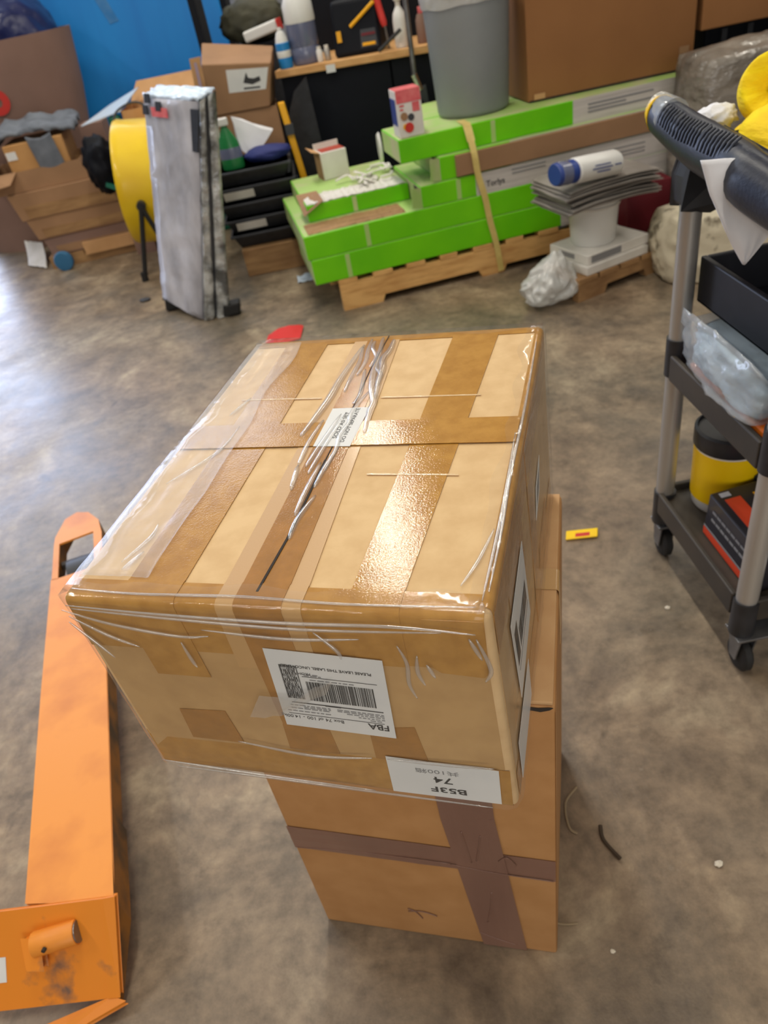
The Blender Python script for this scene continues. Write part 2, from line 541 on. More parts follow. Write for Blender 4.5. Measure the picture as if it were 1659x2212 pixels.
M['charcoal'] = mat('charcoal', rgb(56, 58, 64), 0.55)
M['amber'] = mat('amber_yellow', rgb(246, 178, 10), 0.45)
M['strap'] = mat('pale_yellow_strap', rgb(222, 200, 122), 0.6, col2=rgb(206, 182, 104), nscale=20)
M['bluepale'] = mat('pale_blue_scuff', rgb(84, 142, 196), 0.5, col2=rgb(40, 120, 186), nscale=9)
M['bluepaint'] = mat('blue_tape', rgb(44, 104, 146), 0.5)
M['lavender'] = mat('pale_mauve_tape', rgb(176, 156, 178), 0.4)
M['icewhite'] = mat('ice_white_film', rgb(206, 222, 240), 0.35, coat=0.4, bump=0.6, bscale=14, bdist=0.01)
M['twig'] = mat('dark_rubber_strip', rgb(62, 48, 34), 0.8)
M['string'] = mat('pale_string', rgb(150, 132, 104), 0.9)
M['crumb'] = mat('pale_crumb', rgb(218, 208, 190), 0.9)
M['wall'] = mat('painted_block_wall', rgb(168, 166, 160), 0.85, col2=rgb(150, 148, 142), nscale=3)
M['ceil'] = mat('ceiling_paint', rgb(196, 194, 188), 0.9)


def floor_material():
    m = bpy.data.materials.new('stained_concrete')
    m.use_nodes = True
    nt = m.node_tree
    L = nt.links.new
    b = nt.nodes['Principled BSDF']
    tc = nt.nodes.new('ShaderNodeTexCoord')

    def nz(scale, det, rough=0.55, dist=0.0):
        n = nt.nodes.new('ShaderNodeTexNoise')
        n.inputs['Scale'].default_value = scale
        n.inputs['Detail'].default_value = det
        n.inputs['Roughness'].default_value = rough
        n.inputs['Distortion'].default_value = dist
        L(tc.outputs['Object'], n.inputs['Vector'])
        return n.outputs['Fac']

    def ramp(src, stops):
        r = nt.nodes.new('ShaderNodeValToRGB')
        e = r.color_ramp.elements
        e[0].position, e[0].color = stops[0]
        e[1].position, e[1].color = stops[-1]
        for p, c in stops[1:-1]:
            k = e.new(p)
            k.color = c
        L(src, r.inputs['Fac'])
        return r.outputs['Color']

    def mix(f, a, c, mode='MIX'):
        x = nt.nodes.new('ShaderNodeMix')
        x.data_type = 'RGBA'
        x.blend_type = mode
        if isinstance(f, float):
            x.inputs['Factor'].default_value = f
        else:
            L(f, x.inputs['Factor'])
        L(a, x.inputs['A'])
        if isinstance(c, tuple):
            x.inputs['B'].default_value = c
        else:
            L(c, x.inputs['B'])
        return x.outputs['Result']

    base = ramp(nz(3.4, 10, 0.68, 0.5), [(0.30, rgb(82, 74, 63)), (0.45, rgb(120, 106, 86)), (0.55, rgb(146, 128, 104)), (0.70, rgb(182, 165, 136))])
    tint = ramp(nz(1.1, 5, 0.5), [(0.38, rgb(112, 112, 108)), (0.62, rgb(136, 108, 92))])
    c = mix(0.25, base, tint)
    fine = ramp(nz(26, 8, 0.7), [(0.30, (0.50, 0.49, 0.48, 1)), (0.5, (0.95, 0.95, 0.95, 1)), (0.72, (1.4, 1.4, 1.36, 1))])
    c = mix(0.75, c, fine, 'MULTIPLY')
    stain = ramp(nz(4.2, 9, 0.65, 0.6), [(0.64, (0, 0, 0, 1)), (0.74, (1, 1, 1, 1))])
    c = mix(stain, c, rgb(84, 72, 58))
    pale = ramp(nz(9, 9, 0.7), [(0.66, (0, 0, 0, 1)), (0.80, (0.6, 0.6, 0.6, 1))])
    c = mix(pale, c, rgb(178, 166, 146))
    spk = ramp(nz(120, 2), [(0.74, (0, 0, 0, 1)), (0.80, (0.5, 0.5, 0.5, 1))])
    c = mix(spk, c, rgb(190, 180, 164))
    L(c, b.inputs['Base Color'])
    rr = nt.nodes.new('ShaderNodeMapRange')
    rr.inputs['From Min'].default_value = 0.3
    rr.inputs['From Max'].default_value = 0.7
    rr.inputs['To Min'].default_value = 0.30
    rr.inputs['To Max'].default_value = 0.50
    L(nz(3.2, 6), rr.inputs['Value'])
    L(rr.outputs[0], b.inputs['Roughness'])
    bp = nt.nodes.new('ShaderNodeBump')
    bp.inputs['Strength'].default_value = 0.25
    bp.inputs['Distance'].default_value = 0.004
    L(nz(30, 8, 0.7), bp.inputs['Height'])
    L(bp.outputs[0], b.inputs['Normal'])
    return m


M['floor'] = floor_material()


# ------------------------------------------------------------------ the room
def struct(name, bm, m, **k):
    return tag(mk(name, bm, m, **k), kind='structure')


struct('floor', BOX(-9, 7, -6, 9.3, -0.1, 0.0), M['floor'])
struct('ceiling', BOX(-9, 7, -6, 9.3, 6.4, 6.5), M['ceil'])
struct('wall_left', BOX(-9.2, -9, -6, 9.3, 0, 6.5), M['wall'])
struct('wall_right', BOX(7, 7.2, -6, 9.3, 0, 6.5), M['wall'])
struct('wall_front', BOX(-9.2, 7.2, -6.2, -6, 0, 6.5), M['wall'])
bw = bmesh.new()
for a in ((-9.2, -6.95, 0, 6.5), (-6.95, -3.0, 4.4, 4.6), (-3.0, -1.05, 0, 4.6), (-6.95, -3.75, 4.6, 6.5), (-3.75, -1.05, 5.98, 6.5), (-1.05, 7.2, 0, 6.5)):
    box(bw, a[0], a[1], 9.15, 9.35, a[2], a[3])
struct('wall_back', bw, M['wall'])


# ------------------------------------------------------------------ the film-wrapped carton in front
TBL, TBR, TFR, TFL = V(-.1195, .9562, .904), V(.2399, .8303, .904), V(.0604, .3693, .904), V(-.2919, .4951, .904)
BFL, BFR, BBR, BBL = V(-.2909, .4995, .648), V(.068, .3644, .648), V(.2436, .8279, .648), V(-.1185, .9606, .648)
f_top = Face(TFL, TFR, TBR, TBL)
f_front = Face(BFL, BFR, TFR, TFL)
f_right = Face(BFR, BBR, TBR, TFR)
f_back = Face(BBR, BBL, TBL, TBR)
f_left = Face(BBL, BFL, TFL, TBL)

wc = thing('wrapped_carton', 'kraft carton striped with shiny clear tape, white shipping labels, stacked on a taller plain box', 'carton',
           (BFL + BBR) / 2)
bm = bmesh.new()
hexa(bm, [BFL, BFR, BBR, BBL, TFL, TFR, TBR, TBL])
RB = 0.006
mk('body', bm, M['kraft'], wc, smooth=True, bevel=RB, seg=4, ang=0.9)


def edge_wrap(P0, P1, inA, inB, u0, u1, lenA, lenB, off, th=0.0005, r=RB, nu=10, skewA=0.0, skewB=0.0):
    """Strip of tape folded over the rounded edge P0..P1: lenA along inA (first face), lenB along inB (second face)."""
    inA, inB = Vector(inA).normalized(), Vector(inB).normalized()
    out = []
    cs = r
    prof = [(lenA, 0.0, 0)]
    for k in range(6):
        a = k / 5 * math.pi / 2
        prof.append((r - r * math.sin(a), r - r * math.cos(a), 1))
    prof.append((0.0, lenB, 2))
    nA, nB = -inB, -inA
    bm = bmesh.new()
    g = [[], []]
    for layer, o in ((0, off), (1, off + th)):
        for i in range(nu + 1):
            u = u0 + (u1 - u0) * i / nu
            row = []
            for (a, b, w) in prof:
                uu = u + (skewA * (a / max(lenA, 1e-6)) if w == 0 else 0) + (skewB * (b / max(lenB, 1e-6)) if w == 2 else 0)
                p = Vector(P0).lerp(Vector(P1), uu)
                q = p + inA * a + inB * b
                if w == 0:
                    nn = nA
                elif w == 2:
                    nn = nB
                else:
                    c = p + inA * r + inB * r
                    nn = (q - c).normalized()
                row.append(bm.verts.new(q + nn * o))
            g[layer].append(row)
    for i in range(nu):
        for j in range(len(prof) - 1):
            a = g[1]
            bm.faces.new((a[i][j], a[i + 1][j], a[i + 1][j + 1], a[i][j + 1]))
            a = g[0]
            bm.faces.new((a[i][j], a[i][j + 1], a[i + 1][j + 1], a[i + 1][j]))
    for i in range(nu):
        for j in (0, len(prof) - 1):
            bm.faces.new((g[0][i][j], g[0][i + 1][j], g[1][i + 1][j], g[1][i][j]))
    for j in range(len(prof) - 1):
        for i in (0, nu):
            bm.faces.new((g[0][i][j], g[0][i][j + 1], g[1][i][j + 1], g[1][i][j]))
    return bm


backv = (TBL - TFL).normalized()
down = V(0, 0, -1)
up = V(0, 0, 1)
rightv = (TFR - TFL).normalized()
Ht, Hf, Wt = f_top.H, f_front.H, f_top.W
# dark tape along the front edge, back edge and bottom edge
mk('tape_strip', edge_wrap(TFL, TFR, backv, down, 0.012, 0.988, 0.047 * Ht, 0.235 * Hf, 0.0004), M['kraft_tape'], wc, smooth=True)
mk('tape_strip', edge_wrap(TBL, TBR, -backv, down, 0.012, 0.988, 0.040 * Ht, 0.2 * Hf, 0.0004), M['kraft_tape'], wc, smooth=True)
mk('tape_strip', edge_wrap(BFL, BFR, backv, up, 0.012, 0.988, 0.1 * Ht, 0.235 * Hf, 0.0004), M['kraft_tape'], wc, smooth=True)
mk('tape_strip', edge_wrap(TFR, TBR, -rightv, down, 0.02, 0.985, 0.022 * Wt, 0.19 * Hf, 0.0006), M['kraft_tape'], wc, smooth=True)
# three lengthwise strips over the top that run down the front (u at front, u at back)
for (a, b, c, d), dn, sk, name, m in [((.150, .296, .120, .273), 0.37, .012, 'tape_strip', 'kraft_tape'), ((.698, .815, .712, .862), 0.24, .0, 'tape_strip', 'kraft_tape'),
                                      ((.398, .600, .372, .530), 0.30, .0, 'tape_strip', 'kraft_tape_sheer'), ((.442, .556, .418, .508), 0.62, .012, 'tape_strip', 'kraft_tape2')]:
    zo = 0.0010 if m != 'kraft_tape2' else 0.0016
    bm = bmesh.new()
    f_top.slab(bm, [(a, .05), (b, .05), (d, .965), (c, .965)], zo - 0.0005, 0.0005)
    mk(name, bm, M[m], wc)
    mk('tape_end', edge_wrap(TFL, TFR, backv, down, a, b, .05 * Ht, dn * Hf, zo, nu=4, skewB=sk), M[m], wc, smooth=True)
# sheer clear tape over the whole front and right side
for fc_k in (f_front, f_right):
    bm = bmesh.new()
    fc_k.rect(bm, .018, .982, .03, .97, 0.00005, 0.0003)
    mk('sheer_tape', bm, M['front_kraft'], wc)
# strip round the right-hand front corner and the bottom ends of the strips
bm = bmesh.new()
f_front.poly(bm, [(.86, .985), (.985, .985), (.985, .76), (.97, .735), (.88, .745), (.86, .77)], 0.0009)
mk('tape_end', bm, M['kraft_tape'], wc)
for q in ([(.155, .225), (.305, .225), (.294, .425), (.161, .41)], [(.435, .225), (.570, .225), (.566, .385), (.443, .38)], [(.665, .225), (.80, .225), (.786, .44), (.670, .41)]):
    bm = bmesh.new()
    f_front.slab(bm, q, 0.0010)
    mk('tape_end', bm, M['kraft_tape2'], wc)
# the belt of tape across the middle of the top, over both edges
bm = bmesh.new()
f_top.slab(bm, [(.012, .462), (.985, .468), (.985, .563), (.012, .556)], 0.0018, 0.0005)
mk('tape_belt', bm, M['kraft_tape'], wc)
bm = bmesh.new()
f_right.slab(bm, [(.47, .02), (.565, .02), (.565, .975), (.47, .975)], 0.0012, 0.0005)
mk('tape_belt', bm, M['kraft_tape2'], wc)
# right side: darker taped panel pieces around pale kraft diamonds
for q in ([(.02, .80), (.98, .80), (.98, .97), (.02, .97)], [(.15, .45), (.36, .45), (.36, .80), (.15, .80)], [(.60, .1), (.80, .1), (.80, .25), (.60, .25)], [(.02, .02), (.95, .02), (.95, .16), (.02, .16)]):
    bm = bmesh.new()
    f_right.slab(bm, q, 0.0008, 0.0004)
    mk('tape_strip', bm, M['kraft_tape2'], wc)
# hairline edges of the clear tape across the top
for v0, u0, u1 in ((.672, .10, .37), (.662, .56, .86), (.362, .62, .86)):
    bm = bmesh.new()
    f_top.slab(bm, [(u0, v0), (u1, v0 - .004), (u1, v0 + .001), (u0, v0 + .005)], 0.0011, 0.0002)
    mk('tape_edge', bm, M['tape_gleam'], wc)
# the slot between the two flaps
bm = bmesh.new()
pts = [(.4865, .985), (.482, .8), (.489, .63), (.488, .412), (.492, .27), (.494, .164), (.487, .03)]
for (u, v), (u2, v2) in zip(pts, pts[1:]):
    w = 0.0013 if v2 > .3 else 0.0030
    f_top.slab(bm, [(u2 - w, v2), (u2 + w, v2), (u + w, v), (u - w, v)], 0.0016, 0.0007)
mk('flap_seam', bm, M['edge_dark'], wc)
# wrinkles of the clear tape over the seam
ridges = [[(.415, .937), (.401, .763), (.398, .669), (.39, .576), (.377, .501)],
          [(.47, .975), (.488, .878), (.499, .779), (.521, .707), (.546, .641), (.549, .599), (.565, .51)],
          [(.415, .927), (.431, .838), (.433, .756), (.437, .692)], [(.446, .958), (.449, .919), (.48, .866), (.476, .811)],
          [(.462, .803), (.486, .717), (.49, .664), (.485, .635)],
          [(.517, .692), (.504, .643), (.495, .589), (.501, .551), (.495, .505), (.502, .459), (.502, .42), (.503, .373)],
          [(.506, .457), (.500, .387), (.498, .317)], [(.480, .403), (.478, .302), (.484, .23)], [(.511, .293), (.495, .217), (.500, .163)],
          [(.418, .394), (.436, .309)], [(.417, .569), (.413, .473), (.418, .394)], [(.479, .598), (.467, .498), (.463, .429), (.461, .363)],
          [(.462, .593), (.451, .463), (.443, .388)], [(.496, .865), (.505, .804), (.527, .768), (.531, .713)],
          [(.512, .96), (.515, .90), (.508, .85), (.520, .80), (.530, .74), (.545, .66)], [(.432, .97), (.440, .90), (.452, .84), (.447, .77)]]
bm = bmesh.new()
for i, rg in enumerate(ridges):
    p = smooth_path([f_top.at(u + R.uniform(-.002, .002), v, 0.0018) for u, v in rg], 5)
    n = len(p)
    rad = [(.0008 + .0017 * math.sin(math.pi * k / (n - 1)) ** 0.5) * (1.9 if i in (1, 0, 14) else 1.25) for k in range(n)]
    tube(bm, p, rad, n=8, flat=0.8, flatn=(0, 0, 1))
tag(mk('tape_wrinkle', bm, M['film_gloss'], wc, smooth=True, ang=1.5), kind='stuff')

# labels
lb = mk('handling_label', (lambda b: (f_top.slab(b, [(.431, .463), (.539, .461), (.542, .618), (.428, .617)], 0.0020, 0.0004), b)[1])(bmesh.new()), M['label'], wc)
bm = bmesh.new()
f_top.text(bm, 'SOLD AS SET', .0068, .482, .545, math.pi / 2, 0.0025, 0.0001, (1.35, .95))
f_top.text(bm, 'DO NOT SEPARATE', .0062, .510, .545, math.pi / 2, 0.0025, 0.0001, (1.25, 1.0))
mk('lettering', bm, M['ink'], lb)

lb = mk('shipping_label', (lambda b: (f_front.slab(b, [(.459, .394), (.736, .377), (.755, .793), (.479, .816)], 0.0030, 0.0004), b)[1])(bmesh.new()), M['label'], wc)
f_lab = Face(*[f_front.at(u, v, 0.0036) for u, v in ((.459, .394), (.736, .377), (.755, .793), (.479, .816))])
bm = bmesh.new()
rr = random.Random(3)
x = .30
while x < .885:
    w = rr.choice((.003, .005, .008, .012))
    f_lab.rect(bm, x, min(x + w, .89), .395, .64, 0, .0001)
    x += w + rr.choice((.003, .004, .006, .008))
for (u0, u1, v, w) in ((.28, .92, .70, .005), (.12, .93, .345, .010), (.42, .56, .343, .016), (.06, .92, .185, .005)):
    f_lab.rect(bm, u0, u1, v - w / 2, v + w / 2, 0.00005, .0001)
mk('bar_code', bm, M['ink'], lb)
bm = bmesh.new()
for k in range(15):                      # the stacked bar block at the left of the label
    v0 = .40 + k * .0285
    u = .108
    while u < .236:
        w = rr.choice((.0035, .005, .008, .011))
        f_lab.rect(bm, u, min(u + w, .240), v0, v0 + .027, 0, .0001)
        u += w + rr.choice((.003, .004, .006, .009))
for u0 in (.098, .104, .243, .249):
    f_lab.rect(bm, u0, u0 + .0035, .40, .826, 0, .0001)
mk('stacked_bar_block', bm, M['ink'], lb)
bm = bmesh.new()
T = f_lab.text
T(bm, 'FBA', .0115, .865, .135, math.pi, 0.0001, 0.0002)
T(bm, 'PLEASE LEAVE THIS LABEL UNCOVERED', .0046, .50, .82, math.pi, 0.0001, 0.00008)
T(bm, 'Box 74 of 100 - 14.00kg', .0062, .27, .145, math.pi, 0.0001)
T(bm, 'FROM:', .0045, .30, .74, math.pi, 0.0001)
mk('lettering', bm, M['ink'], lb)
bm = bmesh.new()
for (u0, u1, v) in ((.10, .46, .305), (.22, .46, .285), (.10, .46, .265), (.06, .46, .225), (.52, .93, .305), (.52, .93, .285), (.60, .93, .262), (.70, .93, .235), (.80, .93, .21), (.34, .72, .665), (.28, .44, .73), (.30, .46, .715)):
    u = u0
    while u < u1 - .02:
        w = rr.uniform(.02, .06)
        f_lab.rect(bm, u, min(u + w, u1), v - .005, v + .005, 0, .0001)
        u += w + .012
mk('small_print', bm, M['ink_grey'], lb)

lb = mk('number_label', (lambda b: (f_front.slab(b, [(.686, .024), (.962, .030), (.968, .242), (.693, .254)], 0.0026, 0.0004), b)[1])(bmesh.new()), M['label'], wc)
bm = bmesh.new()
f_front.text(bm, 'B53F', .0150, .835, .078, math.pi, 0.0032, 0.0003, (1.15, 0.8))
f_front.text(bm, '74', .0165, .826, .142, math.pi, 0.0032, 0.0001, (1.15, 0.85))
mk('lettering', bm, M['ink'], lb)
bm = bmesh.new()
f_front.text(bm, '共100箱', .0100, .815, .192, math.pi, 0.0032, 0.0, (1.2, 0.8))
mk('faint_lettering', bm, M['ink_grey'], lb)

for q, nm in (([(.055, .20), (.16, .04), (.345, .35), (.325, .75), (.12, .714)], None), ):
    pass
lb = mk('shipping_label', (lambda b: (f_right.slab(b, [(.143, .286), (.348, .332), (.325, .75), (.12, .714)], 0.0022, 0.0004), b)[1])(bmesh.new()), M['label'], wc)
f_l2 = Face(*[f_right.at(u, v, 0.0027) for u, v in ((.143, .286), (.348, .332), (.325, .75), (.12, .714))])
bm = bmesh.new()
x = .30
while x < .88:
    w = rr.choice((.006, .01, .014))
    f_l2.rect(bm, x, x + w, .36, .62, 0, .0001)
    x += w + rr.choice((.006, .01))
f_l2.rect(bm, .08, .24, .36, .80, 0, .0001)
f_l2.rect(bm, .1, .92, .27, .285, 0, .0001)
mk('bar_code', bm, M['ink'], lb)
lb = mk('number_label', (lambda b: (f_right.slab(b, [(.055, .03), (.255, .03), (.262, .235), (.06, .235)], 0.0022, 0.0004), b)[1])(bmesh.new()), M['label'], wc)
lb = mk('small_label', (lambda b: (f_right.slab(b, [(.565, .47), (.66, .50), (.70, .64), (.60, .60)], 0.0022, 0.0004), b)[1])(bmesh.new()), M['label'], wc)
bm = bmesh.new()
f_right.slab(bm, [(.59, .51), (.65, .53), (.675, .61), (.615, .585)], 0.0027, 0.0001)
mk('print_block', bm, M['ink_grey'], lb)

# clear film lying loose over the left part of the top
def loose(a, b):
    u, v = .004 + .20 * a - .03 * b * a + .02 * a * noise.noise(V(b * 5, 1, 2)), .05 + .92 * b
    return f_top.at(u, v, .0040 + .0016 * noise.noise(V(a * 5, b * 7, 3)) + .0009 * noise.noise(V(a * 14 + b * 6, b * 10, 8)))


mk('film_patch', SHEET(loose, 24, 40, (0, 0, .0001)), M['film_patch'], wc, smooth=True, ang=2)

# stretch film round the four sides, lapping a little over the top edge
bm = bmesh.new()
loop_b = [BFL, BFR, BBR, BBL]
loop_t = [TFL, TFR, TBR, TBL]
cen = (BFL + BFR + BBR + BBL) / 4
NS, NV = 40, 18
grid = []
for k in range(4):
    b0, b1, t0, t1 = loop_b[k], loop_b[(k + 1) % 4], loop_t[k], loop_t[(k + 1) % 4]
    for i in range(NS):
        u = i / NS
        col = []
        nrm = ((b1 - b0).cross(V(0, 0, 1))).normalized()
        # round the corner
        rc = 0.012
        L0 = (b1 - b0).length
        dcorner = min(u * L0, (1 - u) * L0)
        pull = 0.0045 * max(0.0, 1 - dcorner / rc) ** 2
        for j in range(NV + 1):
            v = j / NV
            p = b0.lerp(b1, u).lerp(t0.lerp(t1, u), v)
            n = noise.noise(V(p.x * 55, p.y * 55, p.z * 24 + k * 9))
            n2 = noise.noise(V((p.x + p.y * .4) * 130, p.z * 130, k * 5.0))
            edge = max(0.0, abs(v - .5) * 2 - .55) / .45
            o = 0.0042 + 0.0014 * n + (0.0012 * n2) * edge
            q = p + nrm * (o - pull) + (Vector((cen.x, cen.y, p.z)) - p).normalized() * 0.0
            col.append(bm.verts.new(q))
        # lap on the top
        p = t0.lerp(t1, u)
        ins = (Vector((cen.x, cen.y, p.z)) - p)
        w = 0.012 + 0.010 * noise.noise(V(p.x * 20, p.y * 20, 3)) 
        q0 = p + nrm * 0.001 + V(0, 0, 0.0036 + 0.001 * noise.noise(V(p.x * 90, p.y * 90, 1)))
        q1 = p - nrm * (0.006 + max(w, 0.002)) + V(0, 0, 0.0038)
        col.append(bm.verts.new(q0))
        col.append(bm.verts.new(q1))
        grid.append(col)
n = len(grid)
for i in range(n):
    a, b = grid[i], grid[(i + 1) % n]
    for j in range(len(a) - 1):
        bm.faces.new((a[j], b[j], b[j + 1], a[j + 1]))
mk('stretch_wrap', bm, M['film'], wc, smooth=True, ang=2.0)

# loose end of film over the shipping label, and gathered film folds along the front edge
frag = [(.376, .448), (.461, .467), (.53, .545), (.601, .615), (.632, .70), (.58, .655), (.525, .586), (.429, .585)]
bm = bmesh.new()
c0 = bm.verts.new(f_front.at(.49, .545, 0.012))
ring = [bm.verts.new(f_front.at(u, v, 0.0062 + .003 * R.random())) for u, v in frag]
for i in range(len(ring)):
    bm.faces.new((c0, ring[i], ring[(i + 1) % len(ring)]))
bmesh.ops.subdivide_edges(bm, edges=bm.edges, cuts=3, use_grid_fill=True)
for v in bm.verts:
    v.co += f_front.n * 0.0022 * noise.noise(v.co * 120)
mk('film_end', bm, M['film_gloss'], wc, smooth=True, ang=2)
bm = bmesh.new()
folds = [[(.0, .96), (.12, .90), (.28, .86), (.36, .87)], [(.01, .93), (.09, .84), (.16, .79)], [(.02, .985), (.25, .965), (.55, .955), (.8, .965), (.97, .95)],
         [(.03, .97), (.3, .945), (.6, .93), (.9, .95)], [(.35, .90), (.55, .88), (.72, .90)], [(.28, .83), (.285, .74), (.29, .70)],
         [(.80, .88), (.812, .80), (.806, .70), (.816, .63)], [(.838, .84), (.832, .76), (.842, .70)], [(.62, .92), (.66, .84), (.665, .80)], [(.855, .80), (.868, .74)], [(.06, .015), (.35, .02), (.6, .018), (.94, .018)],
         [(.02, .05), (.3, .035), (.64, .03)], [(.7, .255), (.85, .262), (.96, .27)], [(.30, .26), (.5, .22), (.66, .25)],
         [(.0, .90), (.04, .80), (.07, .72)], [(.97, .93), (.99, .80), (.975, .74)], [(.955, .93), (.975, .84)]]
for i, fd in enumerate(folds):
    p = smooth_path([f_front.at(u, v, 0.0058) for u, v in fd], 6)
    m_ = len(p)
    tube(bm, p, [.0006 + .0014 * math.sin(math.pi * k / (m_ - 1)) for k in range(m_)], n=6, flat=0.7, flatn=f_front.n)
for fd in ([(.02, .018), (.2, .012), (.45, .016), (.7, .01), (.97, .016)], [(.98, .03), (.985, .25), (.98, .5)], [(.99, .05), (.992, .2), (.988, .35), (.992, .6), (.99, .9)],
           [(.1, .09), (.13, .16), (.125, .2)], [(.115, .07), (.14, .12)], [(.06, .33), (.15, .45), (.16, .55)], [(.10, .6), (.13, .68)], [(.93, .06), (.955, .12), (.975, .2)]):
    p = smooth_path([f_top.at(u, v, 0.0024) for u, v in fd], 6)
    m_ = len(p)
    tube(bm, p, [.0005 + .0012 * math.sin(math.pi * k / (m_ - 1)) for k in range(m_)], n=6, flat=0.7, flatn=f_top.n)
tag(mk('film_fold', bm, M['film_gloss'], wc, smooth=True, ang=2), kind='stuff')


# ------------------------------------------------------------------ the tall carton under it
lFL, lFR, lFRt, lBRt = V(-.2385, .5966, 0), V(.1287, .4733, 0), V(.1368, .4707, .646), V(.2575, .8226, .646)
dep = lBRt - lFRt
lFLt = lFL + (lFRt - lFR)
lBR, lBL, lBLt = lFR + dep, lFL + dep, lFLt + dep
tc_ = thing('tall_carton', 'plain brown carton with a plum tape cross, on the floor under the striped carton', 'carton', (lFL + lBR) / 2)
bm = bmesh.new()
hexa(bm, [lFL, lFR, lBR, lBL, lFLt - V(0, 0, .006), lFRt - V(0, 0, .006), lBRt - V(0, 0, .006), lBLt - V(0, 0, .006)])
mk('body', bm, M['carton'], tc_, smooth=True, bevel=.004, seg=3)
g_front = Face(lFL, lFR, lFRt, lFLt)
g_right = Face(lFR, lBR, lBRt, lFRt)
g_top = Face(lFLt, lFRt, lBRt, lBLt)
for a, b in ((.004, .493), (.507, .990)):
    bm = bmesh.new()
    g_top.rect(bm, .006, .994, a, b, -.0055, .0050)
    mk('top_flap', bm, M['carton_flap'], tc_, bevel=.0012)
bm = bmesh.new()
g_front.poly(bm, [(.88, .990), (.955, .987), (.985, .990), (.995, .989), (.985, .983), (.96, .977), (.88, .986)], .0003, .0006)
mk('torn_edge', bm, M['edge_dark'], tc_)


def strip(face, quad, off, th, seed, amp=.0006, nu=14, nv=5):
    def fn(a, b):
        (u0, v0), (u1, v1), (u2, v2), (u3, v3) = quad
        u = (u0 * (1 - a) + u1 * a) * (1 - b) + (u3 * (1 - a) + u2 * a) * b
        v = (v0 * (1 - a) + v1 * a) * (1 - b) + (v3 * (1 - a) + v2 * a) * b
        return face.at(u, v, off + th + amp * (1 + noise.noise(V(a * 9 + seed, b * 4, seed))))
    return SHEET(fn, nu, nv, face.n * th)


mk('tape_strip', strip(g_front, [(.002, .396), (.998, .382), (.998, .470), (.002, .492)], .0004, .0004, 1), M['carton_tape'], tc_)
mk('tape_strip', strip(g_front, [(.700, .004), (.880, .004), (.800, .62), (.615, .60)], .0018, .0004, 2, nu=16), M['carton_tape'], tc_)
mk('tape_strip', strip(g_front, [(.615, .60), (.800, .62), (.790, .985), (.600, .985)], .0018, .0004, 3, nu=16), M['carton_tape'], tc_)
bm = bmesh.new()
for fd in ([(.012, .397), (.3, .411), (.62, .412)], [(.62, .41), (.78, .395), (.99, .388)], [(.68, .56), (.69, .50), (.70, .43)], [(.745, .55), (.735, .50), (.72, .44)],
           [(.69, .075), (.76, .05), (.84, .03)], [(.73, .14), (.75, .22), (.76, .30)], [(.80, .45), (.83, .47), (.86, .44)], [(.40, .13), (.46, .14), (.52, .125)], [(.40, .145), (.43, .135), (.455, .10)]):
    p = smooth_path([g_front.at(u, v, .0032 if .6 < u else .0016) for u, v in fd], 5)
    tube(bm, p, .0011, n=6, flat=.6, flatn=g_front.n)
tag(mk('tape_wrinkle', bm, M['carton_tape'], tc_, smooth=True, ang=2), kind='stuff')
bm = bmesh.new()
g_right.rect(bm, .004, .996, .02, .975, .0002, .0004)
mk('side_panel', bm, M['carton'], tc_)
mk('tape_strip', edge_wrap(lFRt, lBRt, -(lFRt - lFLt).normalized(), down, .46, .56, .16, .10, .0004, r=.004), M['kraft_tape_sheer'], tc_, smooth=True)


# ------------------------------------------------------------------ pallet jack
pj = thing('pallet_jack', 'scuffed orange pallet jack, one long fork and its heel plate beside the cartons', 'pallet jack', (-.72, .9, 0))
ZT, ZB = .15, .085
left = [V(-.719, .654, ZT), V(-.813, 1.118, ZT), V(-.906, 1.60, ZT), V(-.926, 1.709, ZT), V(-.917, 1.79, ZT), V(-.888, 1.815, ZT)]
right = [V(-.850, 1.803, ZT), V(-.811, 1.755, ZT), V(-.789, 1.69, ZT), V(-.672, 1.128, ZT), V(-.567, .628, ZT)]
# top plate, with the roller opening near the tip
hole = [V(-.872, 1.515, ZT), V(-.906, 1.672, ZT), V(-.815, 1.70, ZT), V(-.778, 1.535, ZT)]
bm = bmesh.new()


def plate(bm, poly, th):
    prism(bm, [p - V(0, 0, th) for p in poly], V(0, 0, th))


plate(bm, [left[0], left[1], V(-.889, 1.515, ZT), hole[0], hole[3], V(-.753, 1.515, ZT), right[3], right[4]], .006)
mk('fork_top', bm, M['orange'], pj, bevel=.002)
bm = bmesh.new()
plate(bm, [V(-.889, 1.515, ZT), hole[0], hole[1], V(-.926, 1.705, ZT), V(-.921, 1.672, ZT)], .006)
plate(bm, [hole[3], V(-.753, 1.515, ZT), V(-.789, 1.69, ZT), hole[2]], .006)
plate(bm, [V(-.926, 1.705, ZT), hole[1], hole[2], V(-.789, 1.69, ZT), V(-.811, 1.755, ZT), V(-.85, 1.803, ZT), V(-.888, 1.815, ZT), V(-.917, 1.79, ZT)], .006)
mk('fork_tip', bm, M['orange'], pj)
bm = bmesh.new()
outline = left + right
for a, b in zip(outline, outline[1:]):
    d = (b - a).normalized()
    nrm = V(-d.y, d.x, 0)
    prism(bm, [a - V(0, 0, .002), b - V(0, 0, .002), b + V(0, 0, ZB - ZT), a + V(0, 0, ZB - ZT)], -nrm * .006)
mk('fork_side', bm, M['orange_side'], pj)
wheel = bmesh.new()
ax = V(.98, .2, 0)
tube(wheel, [V(-.868, 1.575, .075), V(-.80, 1.59, .075)], .068, n=20)
mk('load_roller', wheel, M['charcoal'], pj, smooth=True)
